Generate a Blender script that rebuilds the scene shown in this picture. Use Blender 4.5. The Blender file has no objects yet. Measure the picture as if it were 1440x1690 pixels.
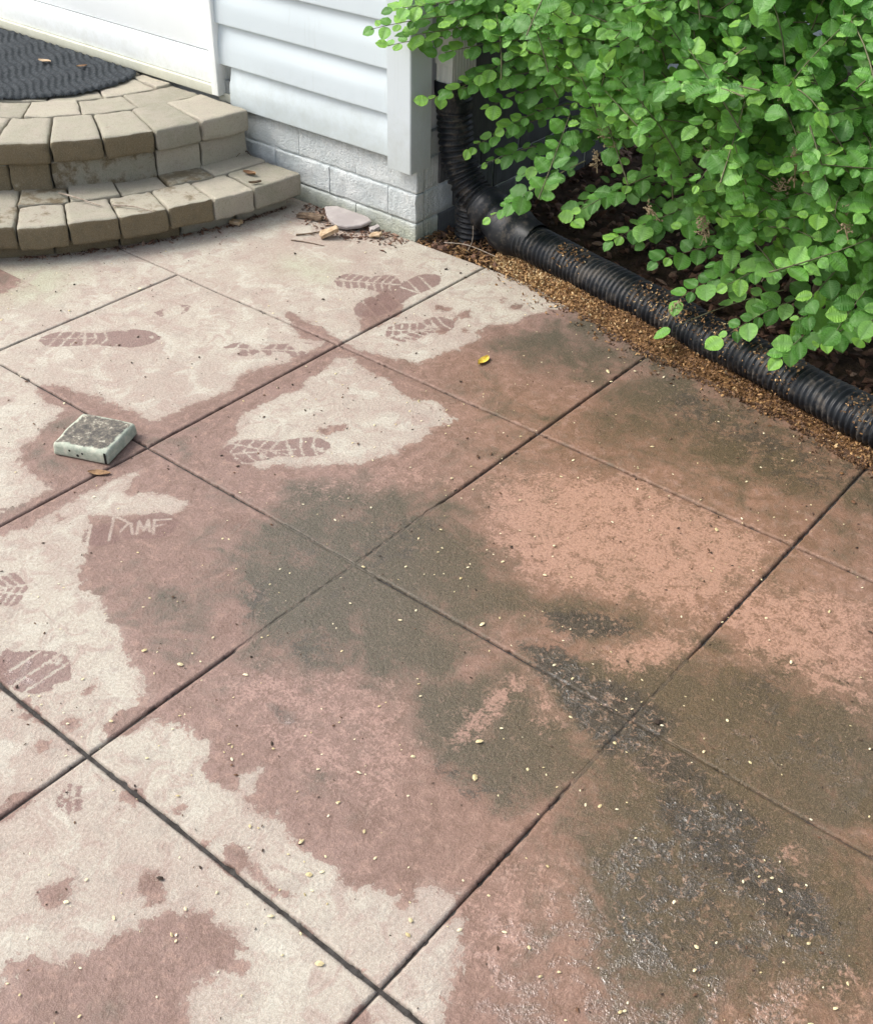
import bpy, math, random
import numpy as np
from mathutils import Matrix, Vector

random.seed(7)
RNG = np.random.default_rng(7)
SC = bpy.context.scene
COL = SC.collection

# ------------------------------------------------------------------ camera, sky, sun, exposure
cam_data = bpy.data.cameras.new('camera')
cam_data.sensor_fit = 'HORIZONTAL'
cam_data.sensor_width = 36.0
cam_data.lens = 47.592
cam_data.clip_start = 0.02
cam_data.clip_end = 500
cam = bpy.data.objects.new('camera', cam_data)
COL.objects.link(cam)
CAM = Vector((2.4061, -1.8312, 1.4174))
RIGHT, DOWN, FWD = (0.77163, 0.635856, 0.016573), (0.394498, -0.45797, -0.796639), (-0.498958, 0.621249, -0.604228)
cam.matrix_world = Matrix(((RIGHT[0], -DOWN[0], -FWD[0], CAM[0]), (RIGHT[1], -DOWN[1], -FWD[1], CAM[1]),
                           (RIGHT[2], -DOWN[2], -FWD[2], CAM[2]), (0, 0, 0, 1)))
SC.camera = cam

SUN_AZ, SUN_EL = math.radians(-153), math.radians(47)      # where the soft sun stands (azimuth from +X)
world = bpy.data.worlds.new('World')
SC.world = world
world.use_nodes = True
wn, wl = world.node_tree.nodes, world.node_tree.links
wn.clear()
sky = wn.new('ShaderNodeTexSky')
sky.sky_type = 'NISHITA'
sky.sun_disc = False
sky.sun_elevation = SUN_EL
sky.sun_rotation = math.pi / 2 - SUN_AZ
sky.air_density = 1.0
sky.dust_density = 4.0
sky.ozone_density = 1.0
whs = wn.new('ShaderNodeHueSaturation')                      # overcast: the blue is mostly washed out
whs.inputs['Saturation'].default_value = 0.55
wbg = wn.new('ShaderNodeBackground')
wbg.inputs['Strength'].default_value = 0.15
wout = wn.new('ShaderNodeOutputWorld')
wl.new(sky.outputs[0], whs.inputs['Color'])
wl.new(whs.outputs[0], wbg.inputs[0])
wl.new(wbg.outputs[0], wout.inputs[0])

sun_data = bpy.data.lights.new('sun', 'SUN')
sun_data.energy = 1.4
sun_data.angle = math.radians(26)
sun_data.color = (1.0, 0.985, 0.95)
sun = bpy.data.objects.new('sun', sun_data)
COL.objects.link(sun)
sun_dir = Vector((math.cos(SUN_EL) * math.cos(SUN_AZ), math.cos(SUN_EL) * math.sin(SUN_AZ), math.sin(SUN_EL)))
sun.rotation_euler = sun_dir.to_track_quat('Z', 'Y').to_euler()

vs = SC.view_settings
vs.view_transform = 'Standard'
vs.look = 'None'
vs.exposure = 0.9
vs.gamma = 1.0
vs.use_curve_mapping = False
SC.cycles.max_bounces = 6
SC.cycles.diffuse_bounces = 3
SC.cycles.glossy_bounces = 2
SC.cycles.transmission_bounces = 3
SC.cycles.use_adaptive_sampling = True
SC.cycles.adaptive_threshold = 0.02

# ------------------------------------------------------------------ helpers
def link_mesh(name, me, mat=None, parent=None):
    o = bpy.data.objects.new(name, me)
    COL.objects.link(o)
    if mat is not None and not me.materials:
        me.materials.append(mat)
    if parent is not None:
        set_parent(o, parent)
    return o

def base_of(o):
    m = Matrix.Translation(o.location)
    return base_of(o.parent) @ m if o.parent is not None and False else m

def set_parent(o, parent):
    # geometry is written in world coordinates; undo the parent's own placement
    o.parent = parent
    m = Matrix.Identity(4)
    p = parent
    chain = []
    while p is not None:
        chain.append(p)
        p = p.parent
    for p in reversed(chain):
        m = m @ p.matrix_parent_inverse @ (Matrix.LocRotScale(p.location, p.rotation_euler, p.scale))
    o.matrix_parent_inverse = m.inverted()

def mk(name, verts, faces, mat=None, parent=None, smooth=False):
    me = bpy.data.meshes.new(name)
    me.from_pydata([tuple(v) for v in verts], [], [tuple(f) for f in faces])
    me.update()
    if smooth:
        me.polygons.foreach_set('use_smooth', np.ones(len(me.polygons), dtype=bool))
    return link_mesh(name, me, mat, parent)

def np_mesh(name, V, F, smooth=True):
    """V (n,3) floats, F (m,k) ints with one k."""
    me = bpy.data.meshes.new(name)
    V = np.ascontiguousarray(V, dtype=np.float32)
    F = np.ascontiguousarray(F, dtype=np.int32)
    m, k = F.shape
    me.vertices.add(len(V)); me.vertices.foreach_set('co', V.ravel())
    me.loops.add(m * k); me.loops.foreach_set('vertex_index', F.ravel())
    me.polygons.add(m)
    me.polygons.foreach_set('loop_start', np.arange(0, m * k, k, dtype=np.int32))
    me.polygons.foreach_set('use_smooth', np.full(m, smooth, dtype=bool))
    me.update(calc_edges=True)
    return me

def vattr(me, name, arr):
    a = me.attributes.new(name, 'FLOAT', 'POINT')
    a.data.foreach_set('value', np.ascontiguousarray(arr, dtype=np.float32))

def empty(name, loc, label=None, category=None, group=None, kind=None):
    o = bpy.data.objects.new(name, None)
    o.empty_display_size = 0.05
    o.location = loc
    COL.objects.link(o)
    return tag(o, label, category, group, kind)

def tag(o, label=None, category=None, group=None, kind=None):
    if label: o['label'] = label
    if category: o['category'] = category
    if group: o['group'] = group
    if kind: o['kind'] = kind
    return o

def grid_faces(nu, nv, base=0, flip=False):
    i, j = np.meshgrid(np.arange(nu - 1), np.arange(nv - 1), indexing='ij')
    a = (i * nv + j).ravel() + base
    f = np.stack([a, a + nv, a + nv + 1, a + 1], 1)
    return f[:, ::-1] if flip else f

# value noise for geometry
_PERM = RNG.random((64, 64, 64)).astype(np.float32)
def vnoise(P, scale):
    P = np.asarray(P, dtype=np.float64) * scale
    if P.shape[1] == 2:
        P = np.c_[P, np.zeros(len(P))]
    i = np.floor(P).astype(int); f = P - i
    f = f * f * (3 - 2 * f)
    out = 0
    for dx in (0, 1):
        wx = f[:, 0] if dx else 1 - f[:, 0]
        for dy in (0, 1):
            wy = f[:, 1] if dy else 1 - f[:, 1]
            for dz in (0, 1):
                wz = f[:, 2] if dz else 1 - f[:, 2]
                out = out + wx * wy * wz * _PERM[(i[:, 0] + dx) % 64, (i[:, 1] + dy) % 64, (i[:, 2] + dz) % 64]
    return out
def fbm(P, scale, n=3):
    return sum(vnoise(P + 7.3 * k, scale * 2 ** k) * 0.5 ** k for k in range(n)) / sum(0.5 ** k for k in range(n))

# ------------------------------------------------------------------ material helpers
class NT:
    def __init__(self, name):
        self.m = bpy.data.materials.new(name)
        self.m.use_nodes = True
        self.t = self.m.node_tree
        self.n, self.l = self.t.nodes, self.t.links
        self.n.clear()
        self.out = self.n.new('ShaderNodeOutputMaterial')
        self.geo = self.n.new('ShaderNodeNewGeometry')
        self.pos = self.geo.outputs['Position']
    def _set(self, sock, v):
        if hasattr(v, 'is_output') or isinstance(v, bpy.types.NodeSocket):
            self.l.new(v, sock)
        elif isinstance(v, (tuple, list)) and len(v) == 3 and sock.type == 'RGBA':
            sock.default_value = (*v, 1)
        else:
            sock.default_value = v
    def noise(self, scale, detail=4, rough=.55, vec=None, dist=0.0):
        n = self.n.new('ShaderNodeTexNoise')
        n.inputs['Scale'].default_value = scale
        n.inputs['Detail'].default_value = detail
        n.inputs['Roughness'].default_value = rough
        n.inputs['Distortion'].default_value = dist
        self.l.new(vec if vec is not None else self.pos, n.inputs['Vector'])
        return n.outputs['Fac']
    def vor(self, scale, feature='F1', out='Distance', vec=None):
        n = self.n.new('ShaderNodeTexVoronoi')
        n.feature = feature
        n.inputs['Scale'].default_value = scale
        self.l.new(vec if vec is not None else self.pos, n.inputs['Vector'])
        return n.outputs[out]
    def attr(self, name):
        n = self.n.new('ShaderNodeAttribute')
        n.attribute_name = name
        return n.outputs['Fac']
    def math(self, op, a, b=0.0, c=None, clamp=False):
        n = self.n.new('ShaderNodeMath')
        n.operation = op
        n.use_clamp = clamp
        self._set(n.inputs[0], a); self._set(n.inputs[1], b)
        if c is not None: self._set(n.inputs[2], c)
        return n.outputs[0]
    def add(self, a, b): return self.math('ADD', a, b)
    def mul(self, a, b): return self.math('MULTIPLY', a, b)
    def ramp(self, x, lo, hi, a=0.0, b=1.0, smooth=True):
        n = self.n.new('ShaderNodeMapRange')
        n.interpolation_type = 'SMOOTHSTEP' if smooth else 'LINEAR'
        self._set(n.inputs['Value'], x)
        n.inputs['From Min'].default_value = lo; n.inputs['From Max'].default_value = hi
        n.inputs['To Min'].default_value = a; n.inputs['To Max'].default_value = b
        return n.outputs['Result']
    def mix(self, f, a, b, mode='MIX'):
        n = self.n.new('ShaderNodeMix')
        n.data_type = 'RGBA'
        n.blend_type = mode
        self._set(n.inputs['Factor'], f)
        self._set(n.inputs[6], a); self._set(n.inputs[7], b)
        return n.outputs[2]
    def lerp(self, f, a, b):
        n = self.n.new('ShaderNodeMix')
        n.data_type = 'FLOAT'
        self._set(n.inputs['Factor'], f)
        self._set(n.inputs[2], a); self._set(n.inputs[3], b)
        return n.outputs[0]
    def bump(self, h, strength=.3, dist=.002, normal=None):
        n = self.n.new('ShaderNodeBump')
        self._set(n.inputs['Strength'], strength)
        n.inputs['Distance'].default_value = dist
        self._set(n.inputs['Height'], h)
        if normal is not None: self.l.new(normal, n.inputs['Normal'])
        return n.outputs[0]
    def objrand(self):
        return self.n.new('ShaderNodeObjectInfo').outputs['Random']
    def xyz(self, which, vec=None):
        n = self.n.new('ShaderNodeSeparateXYZ')
        self.l.new(vec if vec is not None else self.pos, n.inputs[0])
        return n.outputs[which]
    def objcoord(self):
        return self.n.new('ShaderNodeTexCoord').outputs['Object']
    def scaled(self, sx, sy, sz, vec=None):
        n = self.n.new('ShaderNodeMapping')
        n.inputs['Scale'].default_value = (sx, sy, sz)
        self.l.new(vec if vec is not None else self.pos, n.inputs['Vector'])
        return n.outputs[0]
    def done(self, color, rough=.7, normal=None, spec=.5, coat=None, metal=None):
        b = self.n.new('ShaderNodeBsdfPrincipled')
        self._set(b.inputs['Base Color'], color)
        self._set(b.inputs['Roughness'], rough)
        self._set(b.inputs['Specular IOR Level'], spec)
        if metal is not None: self._set(b.inputs['Metallic'], metal)
        if normal is not None: self.l.new(normal, b.inputs['Normal'])
        self.bsdf = b
        self.l.new(b.outputs[0], self.out.inputs[0])
        return self.m

# ------------------------------------------------------------------ stains, with some painted bush shade, on the patio (world metres, seen from above)
WET_MAIN = [(1.582, 1.259), (1.076, 0.813), (0.914, 0.536), (0.898, 0.504), (0.872, 0.444), (0.872, 0.39), (0.834, 0.335), (0.827, 0.294), (0.85, 0.251), (0.851, 0.201), (0.834, 0.161), (0.832, 0.104), (0.827, 0.052), (0.787, 0.049), (0.74, 0.039), (0.675, 0.022), (0.618, 0.022), (0.595, 0.019), (0.564, 0.016), (0.572, -0.043), (0.578, -0.098), (0.57, -0.149), (0.556, -0.181), (0.534, -0.231), (0.544, -0.294), (0.567, -0.318), (0.563, -0.361), (0.551, -0.403), (0.545, -0.433), (0.545, -0.474), (0.539, -0.53), (0.514, -0.532), (0.495, -0.529), (0.44, -0.538), (0.399, -0.546), (0.363, -0.542), (0.343, -0.553), (0.279, -0.561), (0.241, -0.58), (0.216, -0.609), (0.228, -0.621), (0.285, -0.638), (0.335, -0.629), (0.359, -0.66), (0.378, -0.71), (0.396, -0.742), (0.406, -0.784), (0.437, -0.815), (0.493, -0.827), (0.535, -0.834), (0.577, -0.837), (0.576, -0.869), (0.579, -0.921), (0.55, -1.017), (0.626, -1.065), (0.636, -0.991), (0.657, -0.946), (0.655, -0.895), (0.651, -0.848), (0.649, -0.775), (0.65, -0.717), (0.672, -0.666), (0.683, -0.718), (0.699, -0.743), (0.726, -0.739), (0.752, -0.712), (0.778, -0.684), (0.82, -0.68), (0.842, -0.705), (0.84, -0.728), (0.829, -0.743), (0.798, -0.764), (0.762, -0.796), (0.719, -0.837), (0.772, -0.889), (0.809, -0.903), (0.827, -0.933), (0.849, -0.961), (0.889, -0.98), (0.925, -0.976), (0.968, -0.998), (1.011, -1.01), (1.056, -1.035), (1.109, -1.051), (1.156, -1.064), (1.189, -1.086), (1.212, -1.115), (1.221, -1.17), (1.226, -1.221), (1.219, -1.156), (1.229, -1.114), (1.261, -1.101), (1.291, -1.082), (1.322, -1.088), (1.362, -1.093), (1.394, -1.134), (1.434, -1.132), (1.454, -1.12), (1.441, -1.093), (1.451, -1.068), (1.472, -1.105), (1.476, -1.126), (1.506, -1.128), (1.533, -1.12), (1.572, -1.127), (1.607, -1.13), (1.636, -1.136), (1.669, -1.119), (1.693, -1.139), (1.71, -1.13), (1.734, -1.113), (1.769, -1.099), (1.779, -1.114), (1.794, -1.093), (1.776, -1.068), (1.804, -1.065), (1.825, -1.066), (1.837, -1.05), (1.863, -1.062), (1.871, -1.083), (1.884, -1.109), (1.893, -1.131), (1.907, -1.163), (1.942, -1.21), (1.99, -1.271), (2.428, -0.904)]
DRY_ISLAND = [(0.659, -0.044), (0.69, -0.032), (0.755, -0.057), (0.812, -0.038), (0.868, -0.067), (0.912, -0.072), (0.962, -0.039), (0.998, -0.057), (1.048, -0.072), (1.025, -0.145), (1.037, -0.203), (1.029, -0.276), (1.005, -0.348), (0.949, -0.391), (0.914, -0.433), (0.869, -0.478), (0.857, -0.503), (0.821, -0.504), (0.788, -0.517), (0.735, -0.486), (0.708, -0.429), (0.683, -0.392), (0.666, -0.355), (0.665, -0.301), (0.69, -0.211), (0.664, -0.159), (0.663, -0.103)]
WET_PATCHES = [[(1.441, -1.567), (1.458, -1.542), (1.442, -1.512), (1.461, -1.482), (1.492, -1.47), (1.492, -1.454), (1.501, -1.437), (1.514, -1.415), (1.518, -1.383), (1.526, -1.346), (1.538, -1.327), (1.583, -1.285), (1.603, -1.295), (1.629, -1.289), (1.65, -1.301), (1.686, -1.314), (1.689, -1.329), (1.668, -1.346), (1.653, -1.37), (1.658, -1.393), (1.687, -1.424), (1.743, -1.478), (1.552, -1.638)], [(1.375, -1.432), (1.374, -1.414), (1.38, -1.396), (1.389, -1.382), (1.409, -1.391), (1.419, -1.408), (1.412, -1.429), (1.392, -1.437)], [(1.475, -1.329), (1.462, -1.307), (1.476, -1.292), (1.503, -1.306), (1.518, -1.322), (1.504, -1.339)], [(1.132, -1.216), (1.134, -1.197), (1.154, -1.185), (1.169, -1.193), (1.167, -1.212), (1.148, -1.224)], [(1.056, -1.24), (1.064, -1.226), (1.083, -1.231), (1.083, -1.245), (1.07, -1.25)], [(0.551, -0.646), (0.586, -0.6), (0.639, -0.601), (0.66, -0.659), (0.603, -0.678)], [(1.524, -1.198), (1.55, -1.192), (1.61, -1.196), (1.648, -1.203), (1.618, -1.215), (1.569, -1.217), (1.53, -1.216)], [(1.097, -1.139), (1.1, -1.123), (1.116, -1.128), (1.113, -1.145)], [(0.831, -0.3), (0.856, -0.288), (0.868, -0.31), (0.856, -0.321)], [(0.863, -0.275), (0.875, -0.262), (0.886, -0.278), (0.878, -0.289)], [(0.656, -0.879), (0.662, -0.868), (0.683, -0.876), (0.682, -0.89)], [(0.5, 0.209), (0.479, 0.335), (0.546, 0.297), (0.615, 0.241), (0.619, 0.177), (0.605, 0.099), (0.56, 0.125)], [(0.728, 0.448), (0.74, 0.464), (0.756, 0.444), (0.742, 0.432)], [(0.755, 0.467), (0.767, 0.482), (0.78, 0.465), (0.764, 0.456)], [(0.732, 0.33), (0.741, 0.357), (0.765, 0.332), (0.752, 0.312)], [(0.732, 0.299), (0.736, 0.32), (0.755, 0.301), (0.747, 0.286)], [(0.782, 0.268), (0.795, 0.288), (0.809, 0.266), (0.797, 0.251)], [(0.655, 0.331), (0.692, 0.341), (0.695, 0.32), (0.668, 0.315)], [(0.811, 0.459), (0.821, 0.478), (0.834, 0.461), (0.822, 0.446)], [(0.74, 0.24), (0.766, 0.25), (0.782, 0.22), (0.764, 0.209)], [(0.382, 0.037), (0.522, -0.037), (0.579, -0.008), (0.568, 0.02), (0.468, 0.044)]]
SOFT = [
  ('fill', 1, 0.03, [(0.975, -0.598), (1.045, -0.384), (1.217, -0.322), (1.287, -0.581), (1.248, -0.739), (1.235, -0.906), (1.198, -0.908), (1.107, -0.627)]),
  ('fill', 1, 0.03, [(1.576, -0.575), (1.724, -0.499), (1.83, -0.429), (1.851, -0.381), (1.885, -0.421), (1.893, -0.578), (1.967, -0.591), (1.956, -0.649), (1.856, -0.773), (1.828, -0.781), (1.817, -0.642)]),
  ('fill', 0.55, 0.04, [(1.906, -0.601), (1.979, -0.572), (2.285, -0.585), (2.305, -0.636), (1.951, -0.677)]),
  ('fill', 0.5, 0.04, [(1.815, -0.711), (1.865, -0.718), (1.859, -0.875), (1.819, -0.88)]),
  ('mud', 1.05, 0.16, [(1.772, -0.646), (1.806, -0.429), (1.928, -0.325), (2.172, -0.251), (2.398, -0.828), (2.211, -1.046), (2.04, -1.018), (1.905, -0.878)]),
  ('dark', 0.3, 0.14, [(1.017, -0.704), (1.024, -0.543), (1.141, -0.415), (1.298, -0.412), (1.413, -0.461), (1.4, -0.609), (1.327, -0.693), (1.337, -0.829), (1.239, -0.852)]),
  ('mud', 0.95, 0.12, [(0.989, -0.678), (0.983, -0.467), (1.156, -0.317), (1.404, -0.372), (1.57, -0.464), (1.558, -0.699), (1.419, -0.855), (1.241, -0.911)]),
  ('mud', 0.88, 0.18, [(1.241, 0.099), (1.235, 0.484), (1.45, 0.459), (1.927, 0.377), (2.015, 0.153), (1.824, 0.12), (1.547, 0.139), (1.371, 0.049)]),  # wet mud along the pipe, with bush shade put into the tone
  ('gloss', 0.95, 0.09, [(1.965, -0.935), (1.999, -0.827), (2.192, -0.844), (2.31, -0.814), (2.299, -0.973), (2.066, -1.168), (1.978, -1.071)]),
  ('dark', 0.55, 0.08, [(1.944, -0.873), (1.975, -0.718), (2.109, -0.775), (2.24, -0.85), (2.155, -0.945), (2.033, -0.977)]),
  ('pale', 0.55, 0.06, [(2.169, -0.955), (2.266, -0.851), (2.331, -0.785), (2.362, -0.858), (2.194, -0.999)]),
  ('pale', 0.5, 0.05, [(2.124, -0.651), (2.18, -0.646), (2.196, -0.701), (2.146, -0.716)]),
  ('mud', 1, 0.09, [(1.098, -0.778), (1.01, -0.581), (1.022, -0.434), (1.12, -0.391), (1.242, -0.382), (1.342, -0.4), (1.432, -0.468), (1.443, -0.572), (1.371, -0.677), (1.364, -0.766), (1.368, -0.861), (1.291, -0.888), (1.184, -0.858)]),
  ('mud', 0.5, 0.12, [(0.9, -0.947), (0.957, -0.805), (1.035, -0.688), (1.257, -0.898), (1.184, -0.999), (1.032, -1.009)]),
  ('mud', 0.95, 0.06, [(1.521, -0.768), (1.558, -0.699), (1.611, -0.595), (1.749, -0.665), (1.873, -0.711), (1.848, -0.826), (1.818, -0.91), (1.691, -0.897), (1.608, -0.871)]),
  ('mud', 1.05, 0.05, [(1.585, -0.578), (1.663, -0.541), (1.773, -0.477), (1.849, -0.441), (1.946, -0.533), (1.947, -0.632), (1.877, -0.7), (1.798, -0.685), (1.694, -0.64)]),
  ('mud', 1, 0.07, [(1.561, -0.471), (1.607, -0.399), (1.723, -0.376), (1.774, -0.396), (1.716, -0.466), (1.624, -0.503)]),
  ('mud', 1.05, 0.07, [(1.853, -0.448), (1.918, -0.373), (2.057, -0.404), (2.204, -0.331), (2.298, -0.574), (2.203, -0.613), (2.065, -0.595), (1.957, -0.591)]),
  ('mud', 1.05, 0.08, [(1.969, -0.879), (1.928, -0.712), (1.953, -0.643), (2.098, -0.659), (2.205, -0.68), (2.295, -0.78), (2.286, -0.857), (2.21, -0.932), (2.107, -0.974), (2.01, -0.973)]),
  ('mud', 0.55, 0.1, [(2.133, -0.986), (2.259, -0.89), (2.328, -0.776), (2.381, -0.904), (2.182, -1.07)]),
  ('mud', 0.55, 0.12, [(1.196, 0.165), (1.187, 0.504), (1.901, 0.445), (2.0, 0.191), (1.768, 0.126), (1.473, 0.137)]),  # wider pipe strip: wet mud and painted bush shade together
  ('mud', 0.85, 0.1, [(0.856, 0.256), (0.98, 0.539), (1.22, 0.451), (1.231, 0.268), (1.056, 0.19)]),
  ('mud', 0.6, 0.04, [(0.471, -0.881), (0.5, -0.827), (0.574, -0.82), (0.599, -0.882), (0.579, -0.953)]),
  ('mud', 0.5, 0.05, [(0.351, -0.707), (0.36, -0.632), (0.442, -0.594), (0.641, -0.763), (0.537, -0.823), (0.452, -0.809)]),
  ('mud', 0.45, 0.1, [(0.949, -0.607), (0.964, -0.483), (1.007, -0.418), (1.071, -0.556), (1.016, -0.654)]),
  ('dark', 0.55, 0.07, [(1.171, -0.522), (1.205, -0.414), (1.268, -0.413), (1.301, -0.509), (1.252, -0.576)]),
  ('dark', 0.6, 0.07, [(1.093, -0.782), (1.128, -0.729), (1.218, -0.786), (1.228, -0.841), (1.16, -0.836)]),
  ('dark', 0.6, 0.06, [(1.275, -0.842), (1.324, -0.8), (1.374, -0.837), (1.344, -0.881)]),
  ('dark', 0.5, 0.06, [(1.635, -0.889), (1.683, -0.856), (1.798, -0.852), (1.798, -0.898), (1.72, -0.903)]),
  ('dark', 1, 0.035, [(1.597, -0.577), (1.651, -0.541), (1.749, -0.556), (1.819, -0.533), (1.894, -0.56), (1.912, -0.629), (1.856, -0.685), (1.787, -0.668), (1.702, -0.633)]),
  ('dark', 0.9, 0.03, [(1.579, -0.477), (1.625, -0.427), (1.724, -0.397), (1.724, -0.438), (1.65, -0.502), (1.607, -0.507)]),
  ('dark', 0.8, 0.03, [(1.868, -0.65), (1.942, -0.604), (2.009, -0.628), (2.124, -0.651), (2.104, -0.71), (1.978, -0.685), (1.902, -0.687)]),
  ('dark', 0.9, 0.04, [(1.944, -0.683), (2.018, -0.682), (2.111, -0.704), (2.2, -0.711), (2.26, -0.762), (2.236, -0.806), (2.143, -0.785), (2.053, -0.781), (1.967, -0.74)]),
  ('dark', 0.7, 0.04, [(1.986, -0.905), (2.044, -0.869), (2.082, -0.9), (2.065, -0.951), (2.018, -0.954)]),
  ('dark', 0.8, 0.02, [(1.354, -0.965), (1.38, -0.952), (1.418, -0.955), (1.421, -0.972), (1.396, -0.982)]),
  ('dark', 0.5, 0.05, [(1.944, -0.311), (2.033, -0.423), (2.097, -0.422), (2.168, -0.395), (2.189, -0.444), (2.084, -0.484), (1.936, -0.452)]),
  ('dark', 0.56, 0.18, [(1.235, 0.425), (1.556, 0.407), (1.84, 0.392), (1.902, 0.242), (1.68, 0.164), (1.409, 0.246)]),  # darkens the pipe strip: wet slab plus bush shade painted in
  ('gloss', 1, 0.05, [(1.969, -0.879), (1.944, -0.683), (1.995, -0.64), (2.127, -0.677), (2.276, -0.736), (2.296, -0.803), (2.198, -0.838), (2.12, -0.83), (2.096, -0.924), (2.039, -0.972)]),
  ('gloss', 0.75, 0.1, [(1.876, -0.958), (1.958, -0.861), (2.127, -0.945), (2.206, -1.051), (1.997, -1.226), (1.925, -1.16)]),
  ('gloss', 0.7, 0.04, [(1.609, -0.557), (1.7, -0.539), (1.819, -0.533), (1.901, -0.571), (1.896, -0.659), (1.823, -0.688), (1.71, -0.645)]),
  ('gloss', 0.55, 0.08, [(1.902, -0.535), (2.027, -0.411), (2.173, -0.407), (2.257, -0.609), (2.117, -0.597), (1.983, -0.618)]),
  ('gloss', 0.7, 0.02, [(1.361, -0.969), (1.389, -0.954), (1.428, -0.965), (1.412, -0.983)]),
  ('gloss', 0.5, 0.05, [(2.128, -0.897), (2.271, -0.824), (2.334, -0.871), (2.184, -0.997)]),
  ('gloss', 0.6, 0.02, [(0.929, -1.187), (0.97, -1.142), (1.03, -1.13), (1.074, -1.168), (1.047, -1.209), (0.999, -1.222)]),
  ('pale', 0.8, 0.08, [(1.253, -0.234), (1.324, -0.114), (1.505, -0.017), (1.673, -0.011), (1.804, -0.028), (1.837, -0.145), (1.791, -0.296), (1.636, -0.362), (1.513, -0.422), (1.395, -0.38)]),
  ('pale', 0.45, 0.08, [(0.897, -0.625), (0.93, -0.484), (1.023, -0.36), (1.099, -0.249), (1.214, -0.268), (1.113, -0.383), (1.009, -0.528)]),
  ('pale', 0.5, 0.06, [(1.214, -1.011), (1.268, -0.908), (1.472, -0.791), (1.631, -0.884), (1.65, -0.993), (1.533, -1.031), (1.38, -1.014)]),
  ('pale', 0.7, 0.06, [(1.809, -0.259), (1.88, -0.107), (2.032, -0.068), (2.142, -0.331), (2.026, -0.338), (1.919, -0.353)]),
  ('pale', 0.8, 0.03, [(1.636, -0.822), (1.629, -0.74), (1.623, -0.647), (1.639, -0.62), (1.66, -0.659), (1.669, -0.751), (1.667, -0.813), (1.658, -0.837)]),
  ('pale', 0.75, 0.05, [(1.72, -0.512), (1.761, -0.396), (1.82, -0.325), (1.839, -0.381), (1.813, -0.462), (1.757, -0.53)]),
  ('pale', 0.6, 0.04, [(1.679, -0.671), (1.677, -0.616), (1.749, -0.683), (1.737, -0.719)]),
  ('pale', 0.5, 0.06, [(1.749, -0.611), (1.78, -0.566), (1.825, -0.6), (1.802, -0.638)]),
  ('pale', 0.5, 0.07, [(1.854, -0.645), (1.928, -0.599), (1.958, -0.671), (1.915, -0.707)]),
  ('pale', 0.5, 0.08, [(1.847, -1.035), (1.878, -0.901), (1.948, -0.91), (1.978, -1.071), (1.91, -1.128)]),
  ('pale', 0.45, 0.05, [(1.749, -0.1), (1.82, -0.088), (1.853, -0.177), (1.784, -0.19)]),
  ('warm', 1, 0.35, [(0.898, 0.129), (1.844, 0.589), (2.428, -0.904), (2.141, -1.145), (1.785, -0.833), (1.358, -0.411)]),
  ('green', 0.8, 0.1, [(-0.48, -0.361), (-0.347, -0.217), (-0.211, -0.174), (-0.138, -0.306), (-0.216, -0.421), (-0.287, -0.483)]),
  ('green', 0.6, 0.06, [(0.129, 0.285), (0.301, 0.331), (0.355, 0.225), (0.189, 0.18)]),
  ('green', 0.7, 0.02, [(1.841, -0.428), (1.832, -0.346), (1.856, -0.346), (1.869, -0.434)]),
]
PRINTS = [((0.031, -0.468), (0.245, -0.271), 0.047, 0, 1.0), ((0.166, -0.108), (0.129, -0.297), 0.035, 1, 0.5), ((0.41, -0.197), (0.611, -0.042), 0.042, 2, 0.35), ((0.902, -0.342), (0.748, -0.516), 0.046, 3, 1.0), ((0.766, -0.89), (0.862, -0.736), 0.043, 5, 1.0), ((0.741, -1.151), (0.803, -1.049), 0.05, 3, 1.0), ((0.859, -1.237), (1.057, -1.141), 0.052, 4, 1.0), ((1.264, -1.308), (1.307, -1.251), 0.036, 1, 0.8), ((0.353, 0.264), (0.504, 0.357), 0.055, 2, 0.8), ((0.543, 0.467), (0.537, 0.15), 0.05, 4, 1.0), ((0.743, 0.286), (0.672, 0.116), 0.05, 3, 0.6)]
STROKES = [[(0.753, -0.806), (0.809, -0.863)], [(0.761, -0.804), (0.792, -0.801)], [(0.792, -0.801), (0.803, -0.83)], [(0.797, -0.799), (0.827, -0.82)], [(0.833, -0.814), (0.803, -0.784)], [(0.803, -0.784), (0.835, -0.798)], [(0.835, -0.798), (0.814, -0.769)], [(0.814, -0.769), (0.847, -0.793)], [(0.858, -0.793), (0.823, -0.761)], [(0.824, -0.763), (0.846, -0.739)], [(0.841, -0.777), (0.847, -0.761)], [(0.742, -0.855), (0.792, -0.903)]]
def poly_sd(x, y, poly):
    """signed distance to a polygon, positive inside"""
    P = np.array(poly); Q = np.roll(P, -1, 0)
    d2 = np.full(x.shape, 1e9); ins = np.zeros(x.shape, dtype=bool)
    for (ax, ay), (bx, by) in zip(P, Q):
        ex, ey = bx - ax, by - ay
        wx, wy = x - ax, y - ay
        t = np.clip((wx * ex + wy * ey) / (ex * ex + ey * ey + 1e-12), 0, 1)
        d2 = np.minimum(d2, (wx - t * ex) ** 2 + (wy - t * ey) ** 2)
        if ay != by:
            c = ((ay > y) != (by > y)) & (x < ex * (y - ay) / (by - ay) + ax)
            ins ^= c
    d = np.sqrt(d2)
    return np.where(ins, d, -d)

def poly_sd_near(x, y, poly, margin, far=-1.0):
    P = np.array(poly)
    lo, hi = P.min(0) - margin, P.max(0) + margin
    k = (x > lo[0]) & (x < hi[0]) & (y > lo[1]) & (y < hi[1])
    out = np.full(x.shape, far)
    if k.any():
        out[k] = poly_sd(x[k], y[k], poly)
    return out

def sstep(v, a, b):
    t = np.clip((v - a) / (b - a), 0, 1)
    return t * t * (3 - 2 * t)

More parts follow.
